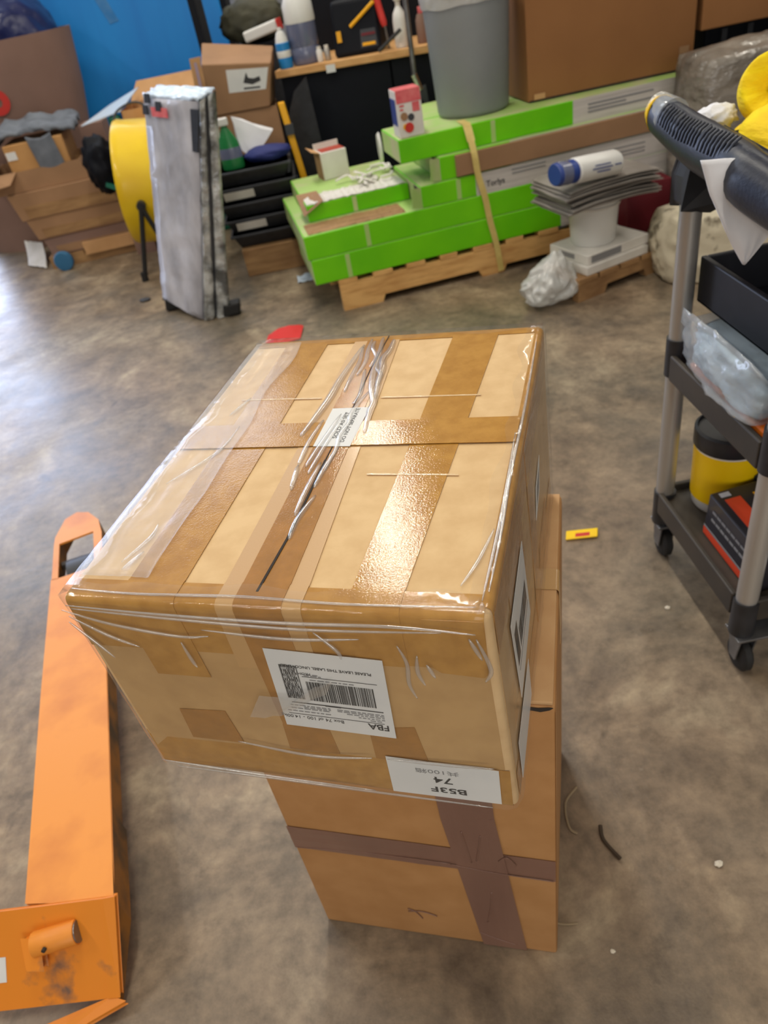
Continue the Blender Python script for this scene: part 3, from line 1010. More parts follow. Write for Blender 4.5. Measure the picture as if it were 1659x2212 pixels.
mk('roller_axle', TUBE([V(-.90, 1.62, .110), V(-.775, 1.645, .110)], .012), M['steel'], pj, smooth=True)
# heel plate sloping down to the handle side
e1 = V(-.567, .628, ZT)
dirx = V(1, -.08, 0).normalized()
hp = [e1 - dirx * .62 + V(0, .0, .004), e1 + V(.0, .0, .004), V(-.590, .531, .030), V(-.590, .531, .030) - dirx * .62]
nrm = (hp[1] - hp[0]).cross(hp[3] - hp[0]).normalized()
nrm = nrm if nrm.z > 0 else -nrm
mk('heel_plate', PRISM(hp, -nrm * .008), M['orange_worn'], pj, bevel=.002)
mk('heel_edge', PRISM([e1 + V(-.012, 0, .006), e1 + V(.004, 0, .006), V(-.584, .529, .033), V(-.602, .531, .033)], -nrm * .012), M['orange_worn'], pj, bevel=.002)
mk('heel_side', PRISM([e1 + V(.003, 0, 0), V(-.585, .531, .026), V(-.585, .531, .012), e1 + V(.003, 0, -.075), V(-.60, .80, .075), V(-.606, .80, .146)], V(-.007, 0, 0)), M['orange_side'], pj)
c1 = V(-.705, .598, .118)
c2 = V(-.632, .603, .122)
tb = bmesh.new()
tube(tb, [c1, c2], .020, n=20)
mk('link_tube', tb, M['orange'], pj, smooth=True, bevel=.0015)
mk('tube_end', TUBE([c2, c2 + (c2 - c1).normalized() * .002], .0175, n=20), M['steel'], pj, smooth=True)
mk('tube_hole', TUBE([V(-.678, .5825, .130), V(-.679, .577, .1315)], .0035, n=10), M['edge_dark'], pj)
mk('link_bracket', PRISM([V(-.722, .615, .118), V(-.694, .61, .118), V(-.690, .575, .092), V(-.715, .58, .092)], nrm * .014), M['orange_worn'], pj, bevel=.003)
mk('foot_gusset', PRISM([V(-.578, .522, .030), V(-.598, .531, .030), V(-.80, .498, .012), V(-.80, .470, .012), V(-.70, .488, .014)], V(0, 0, -.012)), M['orange_worn'], pj, bevel=.002)
mk('frame_bar', BOX(-.715, -.688, .36, .512, .002, .020), M['steel'], pj, bevel=.002)
lbm = bmesh.new()
q0 = hp[0] + (hp[3] - hp[0]) * .45
st0 = hp[1] - dirx * .186 + (hp[2] - hp[1]) * .46
st1 = hp[1] - dirx * .186 + (hp[2] - hp[1]) * .72
prism(lbm, [st0 + nrm * .0004, st1 + nrm * .0004, st1 - dirx * .06 + nrm * .0004, st0 - dirx * .06 + nrm * .0004], nrm * .0006)
mk('sticker', lbm, M['label'], pj)


# ------------------------------------------------------------------ green floor-board boxes on their pallet
EU = V(math.cos(math.radians(6.302)), math.sin(math.radians(6.302)), 0)
EN = V(-EU.y, EU.x, 0)
O = V(.0103, 3.304, 0)


def P(u, w, z):
    return O + EU * u + EN * w + V(0, 0, z)


def pbox(u0, u1, w0, w1, z0, z1):
    return OBOX(P(u0, w0, z0), EU * (u1 - u0), EN * (w1 - w0), V(0, 0, z1 - z0))


def pallet(name, label, frame, L, D, nb, m, group=None, hz=.147):
    Pf, eu, en = frame
    t = thing(name, label, 'pallet', Pf(L / 2, D / 2, 0), group)
    zt = hz - .022
    for w in (0.0, D / 2 - .019, D - .038):
        prof = [(0, 0), (.19, 0), (.205, .034), (.56 * L - .015, .034), (.56 * L, 0), (.56 * L + .11, 0), (.56 * L + .125, .034), (L - .2, .034), (L - .19, 0), (L, 0), (L, zt), (0, zt)]
        bm = bmesh.new()
        prism(bm, [Pf(u, w, z) for u, z in prof], en * .038)
        mk('stringer', bm, m, t)
    for k in range(nb):
        u0 = k * (L - .085) / (nb - 1)
        wd = R.uniform(.082, .1)
        bm = bmesh.new()
        obox(bm, Pf(u0, R.uniform(-.004, .004), zt), eu * wd, en * D, V(0, 0, .022))
        mk('deck_board', bm, m, t, bevel=.002)
    return t


pallet('wooden_pallet', 'long new wooden pallet carrying the green boxes', (P, EU, EN), 1.22, .80, 8, M['wood'])


def green_box(label, u0, u1, w0, w1, z0, z1, ug=None, text=False, cat='box'):
    """Long carton: green body, pale dusty top and end panels, white printed panel from ug on."""
    t = thing('flooring_box', label, cat, P((u0 + u1) / 2, (w0 + w1) / 2, z0), 'green flooring boxes on the pallet')
    mk('body', pbox(u0, u1, w0, w1, z0, z1), M['green'], t, bevel=.004)
    mk('top_panel', pbox(u0 + .004, u1 - .004, w0 + .004, w1 - .004, z1, z1 + .001), M['green_pale'], t)
    mk('end_panel', pbox(u0 - .001, u0, w0 + .004, w1 - .004, z0 + .004, z1 - .004), M['green_pale'], t)
    if ug is not None:
        mk('printed_panel', pbox(ug, u1 - .002, w0 - .0015, w0, z0 - .001, z1 + .001), M['print_grey'], t)
    return t


g1 = green_box('bottom green box of the pallet stack, directly on the wood', -.105, 1.78, 0, .5, .148, .260, 1.085)
g2 = green_box('second green box up, wide pale top littered with torn paper', -.115, 1.78, .005, .78, .262, .366, 1.04)
g3 = green_box('short green box with torn open top at the left of the stack', -.055, .43, .21, .78, .368, .440)
g4 = green_box('green box with white lettered panel behind the yellow strap', .435, 1.78, .01, .5, .368, .458, .69)
g5 = green_box('green box with open end flap, brown strip across its front', .535, 1.78, .02, .5, .460, .556, .86)
g6 = green_box('topmost green box of the stack, under the grey bin', .375, 1.78, .05, .37, .558, .652, 1.17)
green_box('topmost rear green box, behind the front one under the grey bin', .58, 1.70, .38, .78, .558, .652, None)
green_box('rear green box low down behind the short torn one', .62, 1.70, .51, .78, .368, .556, None)
# lettering on the white panel
bm = bmesh.new()
fp = Face(P(.69, .0083, .372), P(1.62, .0083, .372), P(1.62, .0083, .456), P(.69, .0083, .456))
fp.text(bm, 'Torlys', .034, .098, .42, 0, .0012, .0006)
mk('lettering', bm, M['ink'], g4)
bm = bmesh.new()
rr = random.Random(9)
for (z, u0, u1) in ((.44, .86, 1.02), (.425, .86, 1.02), (.405, 1.15, 1.5), (.39, 1.15, 1.5), (.425, 1.15, 1.5)):
    bm2 = None
    obox(bm, P(u0, .0078, z), EU * (u1 - u0), -EN * .0008, V(0, 0, .005))
mk('small_print', bm, M['ink_grey'], g4)
bm = bmesh.new()
for (z, u0, u1) in ((.62, 1.24, 1.55), (.605, 1.24, 1.42), (.59, 1.24, 1.55)):
    obox(bm, P(u0, .0478, z), EU * (u1 - u0), -EN * .0008, V(0, 0, .007))
mk('small_print', bm, M['ink_grey'], g6)
# open flaps at the ends
for b_, (u, w, z0, z1) in ((g4, (.435, .01, .370, .456)), (g5, (.535, .02, .462, .554))):
    bm = bmesh.new()
    prism(bm, [P(u, w, z0), P(u, w, z1), P(u - .045, w - .02, z1 + .008), P(u - .05, w - .02, z0 + .012)], EU * .003)
    mk('end_flap', bm, M['green_pale'], b_)
    bm = bmesh.new()
    obox(bm, P(u - .0025, w + .004, z0 + .006), EU * .001, EN * .10, V(0, 0, z1 - z0 - .012))
    mk('open_end', bm, M['edge_dark'], b_)
# clear tape bands on the front of the boxes
for b_, u, w, z0, z1 in ((g1, .05, 0, .15, .256), (g2, .16, .005, .266, .362), (g3, .16, .21, .370, .437), (g4, .60, .01, .370, .455), (g6, .79, .05, .56, .648)):
    mk('clear_tape', pbox(u, u + .02, w - .0012, w, z0, z1), M['kraft_tape_sheer' if False else 'green_pale'], b_)
# torn paper lining out of the short box
mk('torn_lining', SHEET(lambda a, b: P(-.05 + .47 * a, .212 + .16 * b + .01 * noise.noise(V(a * 20, 1, 0)), .443 + .012 * abs(noise.noise(V(a * 25, b * 8, 2))) ), 40, 8, (0, 0, .003)), M['white_card'], g3)
mk('torn_flap', SHEET(lambda a, b: P(-.075 + .10 * a, .19 + .2 * b, .455 + .02 * noise.noise(V(a * 12, b * 12, 4)) - .05 * (1 - a) * (1 - b)), 12, 12, (0, 0, .003)), M['brown_bg'], g3)
bm = SHEET(lambda a, b: P(-.09 + .45 * a, .02 + .16 * b, .3685 + .007 * abs(noise.noise(V(a * 22, b * 9, 7)))), 36, 8, (0, 0, .001))
tag(mk('torn_paper', bm, M['wood_dark'], None), 'brown crumbled paper scraps lying along the ledge of the green boxes', 'paper')
tag(mk('cardboard_strip', OBOX(P(.605, .0, .466), EU * 1.16, EN * .018, V(0, 0, .088)), M['brown_bg'], None, bevel=.003), 'long flat brown carton resting along the front of the green boxes', 'carton')
# yellow strap
sp = [P(.69, .16, .6545), P(.684, .08, .6545), P(.682, .044, .650), P(.686, -.012, .55), P(.695, -.016, .46), P(.720, -.014, .36), P(.735, -.012, .26), P(.757, -.012, .15), P(.775, -.012, .012)]
bm = bmesh.new()
sp2 = smooth_path(sp, 5)
for k, (a, b) in enumerate(zip(sp2, sp2[1:])):
    w = .014 if k > 12 else .018
    d = (b - a).normalized()
    side = EU - d * EU.dot(d)
    side.normalize()
    n_ = d.cross(side).normalized()
    hexa(bm, [a - side * w, a + side * w, b + side * w, b - side * w, a - side * w + n_ * .0015, a + side * w + n_ * .0015, b + side * w + n_ * .0015, b - side * w + n_ * .0015])
tag(mk('tie_strap', bm, M['strap'], None), 'pale yellow webbing strap hanging down the front of the green boxes', 'strap')

# small things on the green boxes
t = thing('small_carton', 'small open white carton with a red patch on top, on the torn green box', 'carton', (.11, 4.0, .441))
a, b = V(.975, .22, 0), V(-.22, .975, 0)
o_ = V(.045, 3.91, .442)
mk('body', OBOX(o_, a * .135, b * .12, V(.0, 0, .125)), M['white_card'], t, bevel=.003)
mk('side_panel', OBOX(o_ - a * .002 + b * .003, a * .002, b * .114, V(0, 0, .123)), M['brown_bg'], t)
mk('side_flap', PRISM([o_ + V(0, 0, .125), o_ + b * .11 + V(0, 0, .125), o_ + b * .12 - a * .04 + V(0, 0, .142), o_ - a * .042 + b * .0 + V(0, 0, .138)], V(0, 0, .003)), M['brown_light'], t)
mk('red_patch', OBOX(o_ + a * .012 + b * .012 + V(0, 0, .1255), a * .118, b * .095, V(0, 0, .002)), M['brick_red'], t)
mk('back_flap', OBOX(o_ + b * .115 + V(0, 0, .122), a * .13, b * .004, V(0, 0, .03)), M['white_card'], t)
t = thing('product_carton', 'white and pink printed carton standing on the topmost green box', 'carton', P(.435, .12, .654))
mk('body', pbox(.39, .50, .065, .17, .654, .832), M['white_card'], t, bevel=.003)
mk('pink_top', pbox(.392, .498, .067, .168, .832, .8335), M['pink'], t)
mk('pink_band', pbox(.392, .498, .0635, .065, .785, .832), M['pink'], t)
for u, z, r, m in ((.418, .735, .016, 'brown_bg'), (.448, .728, .014, 'charcoal'), (.435, .69, .020, 'red'), (.42, .695, .012, 'amber')):
    q = P(u, .0630, z)
    mk('printed_spot', TUBE([q, q - EN * .0008], r, n=16), M[m], t)
bm = bmesh.new()
fc = Face(P(.39, .0642, .654), P(.50, .0642, .654), P(.50, .0642, .832), P(.39, .0642, .832))
fc.rect(bm, .12, .30, .66, .70, 0, .0006)
fc.rect(bm, .12, .26, .58, .62, 0, .0006)
fc.rect(bm, .62, .90, .52, .72, 0, .0006)
mk('printed_lines', bm, M['pink'], t)
mk('purple_side', pbox(.3885, .39, .075, .16, .70, .80), M['bluedeep'], t)
bm = bmesh.new()
lathe(bm, (.352, 4.05, .513), [(0, -.004), (.062, -.006), (.072, .004), (.070, .008), (.058, -.001), (0, .001)], n=28, axis='X')
tag(mk('white_dish', bm, M['white'], None, smooth=True), 'round white lid standing on edge against the dark bench', 'dish')
bm = bmesh.new()
rr = random.Random(5)
for k in range(14):
    u, w = rr.uniform(.22, .40), rr.uniform(.30, .5)
    a_ = rr.uniform(0, 6.28)
    p0 = P(u, w, .448 + rr.uniform(0, .02))
    tube(bm, smooth_path([p0, p0 + V(.05 * math.cos(a_), .05 * math.sin(a_), rr.uniform(0, .02)), p0 + V(.09 * math.cos(a_ + .8), .09 * math.sin(a_ + .8), rr.uniform(-.004, .015))], 4), .008, n=6, flat=.5, flatn=(0, 0, 1))
tag(mk('packing_paper', bm, M['white_card'], None, smooth=True), 'crumpled white packing strips on the torn green box', 'paper')

# grey bin with its liner
t = thing('grey_bin', 'round grey plastic bin with a clear liner, standing on the green boxes', 'bin', (.775, 3.70, .654))
cx, cy, z0 = .775, 3.70, .654
mk('body', LATHE((cx, cy, z0), [(0, 0), (.148, 0), (.158, .008), (.162, .02), (.186, .45), (.192, .453), (.192, .48), (.180, .48), (.157, .03), (0, .025)], n=48), M['canplastic'], t, smooth=True, ang=.9)
bm = bmesh.new()
rings = []
for j, (r, z) in enumerate([(.1905, .425), (.194, .445), (.1965, .48), (.186, .492), (.17, .43), (.12, .25), (0.02, .2)]):
    rings.append([bm.verts.new((cx + (r + .005 * noise.noise(V(k * .9, j * .7, 2)) * (1 if j < 5 else 0)) * math.cos(k / 48 * 2 * math.pi), cy + (r + .005 * noise.noise(V(k * .9, j * .7, 2))) * math.sin(k / 48 * 2 * math.pi), z0 + z - (.010 * (1 + noise.noise(V(math.cos(k / 48 * 6.283) * 2, math.sin(k / 48 * 6.283) * 2, 5))) if j == 0 else 0))) for k in range(48)])
for a, b in zip(rings, rings[1:]):
    for k in range(48):
        bm.faces.new((a[k], a[(k + 1) % 48], b[(k + 1) % 48], b[k]))
mk('bin_liner', bm, M['milky'], t, smooth=True, ang=2)

# big brown cartons behind at the right
t = thing('large_carton', 'large dark brown carton standing on the green boxes right of the grey bin', 'carton', (1.4, 3.85, .655))
mk('body', OBOX(V(1.005, 3.60, .657), V(.765, .035, 0), V(-.03, .42, 0), V(0, 0, .72)), M['brown_big'], t, bevel=.004)
mk('bottom_patch', OBOX(V(1.70, 3.63, .70), V(.045, .002, 0), V(0, -.004, 0), V(0, 0, .05)), M['brown_bg'], t)
mk('loose_tape', OBOX(V(1.03, 3.597, .664), V(.05, .002, 0), V(0, -.003, 0), V(0, 0, .022)), M['brown_light'], t)
mk('bottom_edge', OBOX(V(1.01, 3.598, .657), V(.75, .034, 0), V(0, .01, 0), V(0, 0, .006)), M['edge_dark'], t)
t = thing('plastic_crate', 'black ribbed crate beside the large dark brown carton', 'crate', (2.3, 3.9, 0))
mk('body', BOX(1.86, 2.8, 3.72, 4.2, 0, .79), M['benchblack'], t, bevel=.01)
for k in range(7):
    mk('rib', BOX(1.93 + k * .12, 1.955 + k * .12, 3.705, 3.72, .1, .775), M['charcoal'], t)
t = thing('flat_carton', 'brown carton lying across the black ribbed crate', 'carton', (2.3, 3.9, .792))
mk('body', BOX(1.80, 2.75, 3.64, 4.2, .792, 1.35), M['brown_big'], t, bevel=.004)

# plastic-wrapped bundle behind the cart
tag(mk('wrapped_bundle', LUMP((2.03, 3.32, .38), (.46, .165, .41), 3, .035, 5.5, floor=.0, sub=5, ridged=True, boxy=.72), M['greyfilm'], None, smooth=True, ang=2),
    'bulky bundle under dusty crumpled grey film at the right end of the green boxes', 'bundle')


# ------------------------------------------------------------------ bench and what stands on it
BL, BD, BN = V(-.10, 4.585, 0), V(.963, -.27, 0), V(.27, .963, 0)


def B(u, w, z):
    return BL + BD * u + BN * w + V(0, 0, z)


def bbox(u0, u1, w0, w1, z0, z1):
    return OBOX(B(u0, w0, z0), BD * (u1 - u0), BN * (w1 - w0), V(0, 0, z1 - z0))


t = thing('work_bench', 'bench with a pale wooden top and black front panels', 'bench', B(.66, .35, 0))
mk('bench_top', bbox(0, 1.32, 0, .62, .845, .880), M['benchwood'], t, bevel=.003)
mk('front_panel', bbox(.02, .62, .03, .05, .0, .845), M['benchblack'], t)
mk('front_panel', bbox(.63, 1.31, .03, .05, .0, .845), M['benchblack'], t)
mk('side_panel', bbox(.02, .04, .05, .6, 0, .845), M['benchblack'], t)
mk('back_panel', bbox(.02, 1.32, .58, .60, 0, 1.5), M['benchblack'], t)
tag(mk('slanted_board', PRISM([V(-.10, 4.50, .62), V(-.02, 4.48, .78), V(.06, 4.46, .84), V(.10, 4.455, .0), V(-.10, 4.50, 0)], V(0, .015, 0)), M['blackp'], None), 'dark slanted board leaning on the left end of the bench', 'board')
t = thing('price_tag', 'small white tag stuck under the bench edge', 'tag', B(.285, -.002, .82))
mk('card', bbox(.285, .335, -.004, -.001, .832, .868), M['label'], t)


def bottle(name, label, c, prof, parts, cat='bottle', n=24, sx=1, sy=1):
    t = thing(name, label, cat, c)
    for pn, pr, m in [('body', prof[0], prof[1])] + parts:
        mk(pn, LATHE(c, pr, n=n, sx=sx, sy=sy), M[m], t, smooth=True, ang=.8)
    return t


c = B(.16, .12, .881)
bottle('water_jug', 'big smoky jug with a white shoulder at the left end of the bench', c,
       ([(0, 0), (.072, 0), (.080, .01), (.080, .07), (.075, .08), (.080, .09), (.079, .19), (0, .19)], 'jug'),
       [('shoulder', [(.0795, .188), (.082, .20), (.079, .27), (.05, .33), (.03, .35), (0, .35)], 'white'), ('cap', [(.033, .345), (.033, .385), (0, .387)], 'bluedeep')])
c = B(.058, .055, .881)
bottle('cleaner_bottle', 'blue and white labelled cleaner bottle at the bench front corner', c,
       ([(0, 0), (.036, 0), (.038, .006), (.038, .045), (.0375, .05)], 'bluelabel'),
       [('label_band', [(.0378, .05), (.0382, .052), (.0382, .08), (.0378, .082)], 'white'), ('upper_label', [(.038, .082), (.038, .115), (.034, .118)], 'bluelabel'), ('neck', [(.034, .118), (.030, .14), (.02, .165), (.012, .168), (.012, .185), (0, .186)], 'white')])
for k, (u, w, lab) in enumerate(((.245, .075, 'small white bottle beside the smoky jug'), (.285, .085, 'small greyish bottle beside the black tool bag'))):
    c = B(u, w, .881)
    bottle('small_bottle', lab, c, ([(0, 0), (.015, 0), (.017, .004), (.017, .05), (.012, .058)], 'white' if k == 0 else 'alu'), [('cap', [(.012, .058), (.012, .07), (0, .071)], 'white_card')], n=16)
t = thing('tool_bag', 'black tool bag with yellow trim and a grey badge on the bench', 'tool bag', B(.46, .16, .881))
bm = bmesh.new()
hexa(bm, [B(.325, .07, .881), B(.585, .07, .881), B(.585, .27, .881), B(.325, .27, .881), B(.335, .11, 1.13), B(.575, .11, 1.13), B(.575, .23, 1.13), B(.335, .23, 1.13)])
mk('body', bm, M['benchblack'], t, bevel=.02, seg=3)
bm = bmesh.new()
prism(bm, [B(.475, .077, .91), B(.565, .077, .91), B(.56, .091, .99), B(.48, .091, .99)], -BN * .004)
mk('badge', bm, M['charcoal'], t)
bm = bmesh.new()
prism(bm, [B(.485, .072, .918), B(.555, .072, .918), B(.555, .074, .932), B(.487, .074, .932)], -BN * .003)
mk('badge_stripe', bm, M['amber'], t)
bm = bmesh.new()
prism(bm, [B(.484, .083, .962), B(.558, .083, .962), B(.558, .085, .974), B(.485, .085, .974)], -BN * .004)
mk('badge_bar', bm, M['crimson'], t)
mk('yellow_trim', TUBE([B(.43, .09, 1.01), B(.50, .09, 1.055), B(.57, .085, 1.10)], .009), M['amber'], t, smooth=True)
mk('yellow_tab', BOX(*(lambda q: (q.x - .012, q.x + .012, q.y - .004, q.y + .004, .95, 1.0))(B(.365, .075, 0))), M['amber'], t)
t = thing('red_tool', 'red handled tool leaning behind the black tool bag', 'tool', B(.60, .13, .881))
mk('handle', TUBE(smooth_path([B(.575, .12, 1.20), B(.585, .12, 1.09), B(.61, .10, .985)], 4), [.018] * 8 + [.012], n=10), M['red'], t, smooth=True)
mk('shaft', TUBE([B(.61, .10, .99), B(.615, .12, .885)], .006, n=8), M['steel'], t, smooth=True)
c = B(.69, .10, .881)
bottle('spray_bottle', 'white spray bottle right of the black tool bag', c, ([(0, 0), (.034, 0), (.036, .01), (.036, .12), (.03, .15), (.012, .18)], 'white'), [('nozzle', [(.012, .18), (.013, .20), (.02, .205), (.02, .225), (0, .23)], 'white_card')])
t = thing('pry_bar', 'black bar lying aslant on the bench by the white spray bottle', 'bar', B(.62, .03, .885))
mk('shaft', TUBE([B(.575, .015, .888), B(.70, .035, .965)], .009, n=8), M['blackp'], t, smooth=True)
c = B(.80, .12, .881)
bottle('pink_bottle', 'pinkish bottle at the right of the bench by the grey bin', c, ([(0, 0), (.028, 0), (.03, .006), (.03, .10), (.02, .13)], 'brown_grey'), [('cap', [(.014, .13), (.014, .16), (0, .161)], 'pink')])
tag(mk('card_sheet', OBOX(B(.86, .06, .881), BD * .07, BN * .06, V(0, 0, .26)), M['brown_light'], None, bevel=.002), 'upright brown carton on the bench next to the grey bin', 'carton')
# grey pole in front of the bench
t = thing('lamp_pole', 'thin grey metal pole with a chrome joint in front of the bench', 'pole', (.62, 4.28, 0))
mk('upper_pole', TUBE([V(.60, 4.275, 1.35), V(.605, 4.275, .76)], .013, n=10), M['steel'], t, smooth=True)
mk('joint', TUBE([V(.60, 4.275, .775), V(.625, 4.275, .70)], .022, n=12), M['chrome'], t, smooth=True)
mk('lower_pole', TUBE([V(.612, 4.275, .715), V(.60, 4.275, .03)], .010, n=10), M['charcoal'], t, smooth=True)
mk('foot', LATHE((.60, 4.275, 0), [(0, 0), (.055, 0), (.055, .015), (.02, .03), (0, .03)], n=20), M['charcoal'], t, smooth=True)
mk('triangle_bracket', PRISM([V(.60, 4.26, .70), V(.655, 4.26, .72), V(.665, 4.26, .60)], V(0, .01, 0)), M['charcoal'], t)

# cabinet left of the bench and things on it
t = thing('black_cabinet', 'black cabinet between the blue cabinet and the bench', 'cabinet', (-.32, 5.3, 0))
mk('body', BOX(-.46, .0, 5.05, 5.5, 0, .98), M['benchblack'], t, bevel=.005)
mk('door', BOX(-.45, -.02, 5.035, 5.05, .05, .95), M['blackp'], t, bevel=.003)
mk('side_post', BOX(-.50, -.46, 5.03, 5.5, 0, 1.5), M['benchblack'], t)
t = thing('wipes_pack', 'white flat pack with a red end behind the brown labelled carton', 'pack', (-.15, 5.12, .98))
mk('body', OBOX(V(-.235, 5.03, 1.0), V(.20, -.02, .035), V(.02, .10, 0), V(-.01, 0, .055)), M['white'], t, bevel=.012, seg=3)
mk('red_end', OBOX(V(-.034, 5.008, 1.034), V(.012, -.001, .002), V(.02, .10, 0), V(-.01, 0, .055)), M['red'], t, bevel=.003)
tag(mk('olive_bag', LUMP((-.18, 5.29, 1.09), (.19, .105, .12), 2, .15, 2.5, floor=.982), M['olive'], None, smooth=True, ang=2), 'olive grey bag behind the white pack', 'bag')
t = thing('navy_bin', 'tall narrow navy bin at the back of the black cabinet', 'bin', (-.14, 5.43, .98))
mk('body', BOX(-.19, -.08, 5.43, 5.49, .982, 1.37), M['bluedeep'], t, bevel=.006)
mk('rim', BOX(-.195, -.075, 5.425, 5.495, 1.36, 1.375), M['navy2'], t)

# ------------------------------------------------------------------ blue cabinet and the paper bin at far left
t = thing('blue_cabinet', 'tall flat blue metal cabinet at the back left', 'cabinet', (-1.3, 7.1, 0))
mk('body', BOX(-2.4, -.444, 6.85, 7.5, 0, 2.1), M['blue'], t, bevel=.01)
mk('edge_post', BOX(-.443, -.40, 6.87, 7.5, 0, 2.1), M['benchblack'], t)
mk('wiped_streak', PRISM([V(-1.37, 6.848, 1.42), V(-1.29, 6.848, 1.42), V(-1.22, 6.848, 1.20), V(-1.29, 6.848, 1.19)], V(0, -.001, 0)), M['bluepale'], t)
t = thing('fibre_bin', 'big round mauve brown fibreboard bin at the left edge', 'bin', (-2.08, 6.12, 0))
cb = V(-2.08, 6.12, 0)
mk('body', LATHE(cb, [(0, 0), (.47, 0), (.49, .3), (.525, .55), (.60, .9), (.645, 1.24), (.625, 1.24), (.46, .02), (0, .02)], n=48), M['brown_grey'], t, smooth=True, ang=.9)
a0 = math.radians(-72)
q = cb + V(math.cos(a0) * .605, math.sin(a0) * .605, .93)
bm = bmesh.new()
nr = V(math.cos(a0), math.sin(a0), -.12).normalized()
lathe(bm, q + nr * .006, [(.030, 0), (.075, 0), (.075, .002), (.030, .002)], n=24, tilt=nr.to_track_quat('Z', 'Y').to_matrix())
mk('red_ring_mark', bm, M['red'], t)
tag(mk('bin_bag', LUMP((-2.08, 6.10, 1.24), (.57, .57, .36), 1, .05, 1.6, floor=1.20, sub=5), M['navy'], None, smooth=True, ang=2), 'dark navy plastic bag bulging out of the fibreboard bin', 'bag')

# ------------------------------------------------------------------ stack of cartons on a low pallet at the left
SO, SE, SN = V(-1.81, 5.03, 0), V(.996, .085, 0), V(-.085, .996, 0)


def S(u, w, z):
    return SO + SE * u + SN * w + V(0, 0, z)


def sbox(u0, u1, w0, w1, z0, z1, lean=0.0):
    return OBOX(S(u0, w0, z0), SE * (u1 - u0), SN * (w1 - w0), V(lean, 0, z1 - z0))


t = thing('low_pallet', 'low worn pallet under the carton stack at the left', 'pallet', S(.3, .3, 0))
for w in (0, .3, .56):
    mk('runner', sbox(.0, .60, w, w + .04, 0, .05), M['wood_dark'], t)
for k in range(5):
    mk('deck_board', sbox(.0 + k * .125, .10 + k * .125, 0, .6, .05, .075), M['wood_dark'], t)
mk('front_board', sbox(.24, .58, -.03, -.005, .05, .125), M['brown_light'], t)
for k, (u0, u1, w0, z0, z1, lab, m, ln) in enumerate([
        (.03, .57, .01, .078, .19, 'lowest flat carton of the stack at the left', 'brown_grey', -.02),
        (-.01, .59, .0, .192, .315, 'middle flat carton of the left stack, in two brown tones', 'brown_bg', -.03),
        (-.06, .57, .0, .317, .475, 'upper flat carton of the left stack, under the open one', 'brown_bg', -.03)]):
    t = thing('flat_box', lab, 'carton', S((u0 + u1) / 2, .27, z0), 'cartons of the left stack')
    mk('body', sbox(u0, u1, w0, w0 + .52, z0, z1, ln), M[m], t, bevel=.004)
    mk('fold_band', sbox(u0 + .05, u1 - .02, w0 - .003, w0, z0 + .01, z0 + (z1 - z0) * .5, -.01), M['brown_bg' if k == 0 else 'wood_dark'], t)
t = thing('open_carton', 'open brown carton with grey cloth, topmost of the left stack', 'carton', S(.1, .3, .477))
z0, z1 = .477, .590
for nm, bm in (('front_wall', sbox(-.14, .44, .03, .036, z0, z1, -.03)), ('back_wall', sbox(-.14, .44, .49, .496, z0, z1, -.03)), ('side_wall', sbox(-.14, -.134, .036, .49, z0, z1, -.03)),
               ('side_wall', sbox(.434, .44, .036, .49, z0, z1, -.03)), ('floor_panel', sbox(-.134, .434, .036, .49, z0, z0 + .006))):
    mk(nm, bm, M['brown_bg'], t)
mk('front_flap', PRISM([S(-.15, .03, z1), S(.02, .03, z1), S(-.02, -.06, z1 - .05), S(-.20, -.03, z1 - .07)], V(0, 0, .004)), M['brown_bg'], t)
t = thing('tan_box', 'small tan box inside the open carton, half under grey cloth', 'carton', S(.15, .2, .49))
mk('body', sbox(-.005, .355, .045, .40, .486, .735, 0), M['tan'], t, bevel=.004)
mk('white_sticker', sbox(.0, .06, .042, .045, .655, .70), M['label'], t)
def drape(a, b):
    u = -.24 + .68 * a
    z = .752 + .035 * noise.noise(V(a * 5, b * 5, 1)) + .02 * noise.noise(V(a * 13, b * 9, 8)) + .05 * math.sin(a * 2.9) + .03 * b
    if u < 0:
        z -= .55 * -u
    return S(u, .06 + .36 * b + .03 * noise.noise(V(a * 9, 0, 5)), z)


tag(mk('grey_cloth', SHEET(drape, 34, 20, (0, 0, .02)), M['greycloth'], None, smooth=True, ang=2), 'grey cloth thrown over the tan box of the left stack', 'cloth')
bm = SHEET(lambda a, b: S(.15 + .15 * a + .02 * b, .036 - .006 * math.sin(b * 3) - .008 * (1 - b), .765 - .19 * b - .02 * math.sin(a * 3.1) + .006 * noise.noise(V(a * 8, b * 8, 3))), 12, 14, (0, -.006, 0))
tag(mk('hanging_rag', bm, M['greycloth'], None, smooth=True, ang=2), 'grey rag hanging down the front of the tan box', 'cloth')
tag(mk('clear_bag', LUMP((-2.13, 5.30, .72), (.10, .10, .12), 6, .2, 2), M['icewhite'], None, smooth=True, ang=2), 'glossy ice white plastic bag at the left edge of the picture', 'bag')
tag(mk('upright_carton', BOX(-1.50, -1.34, 5.70, 5.90, .0, .70), M['brown_grey'], None, bevel=.004), 'narrow dark brown carton standing behind the left stack', 'carton')
tag(mk('cardboard_sheet', PRISM([V(-1.235, 4.97, .0), V(-1.10, 4.96, .0), V(-1.12, 4.97, .35), V(-1.225, 4.99, .36)], V(.01, .05, 0)), M['brown_grey'], None), 'folded cardboard standing between the left stack and the yellow fan', 'cardboard')
bm = LATHE((-1.70, 4.955, .058), [(0, -.022), (.022, -.024), (.056, -.02), (.060, -.015), (.060, .015), (.056, .02), (0, .02)], n=28, axis='Y')
tag(mk('tape_roll', bm, M['bluepaint'], None, smooth=True, ang=.7), 'roll of blue tape on edge before the low pallet', 'tape roll')
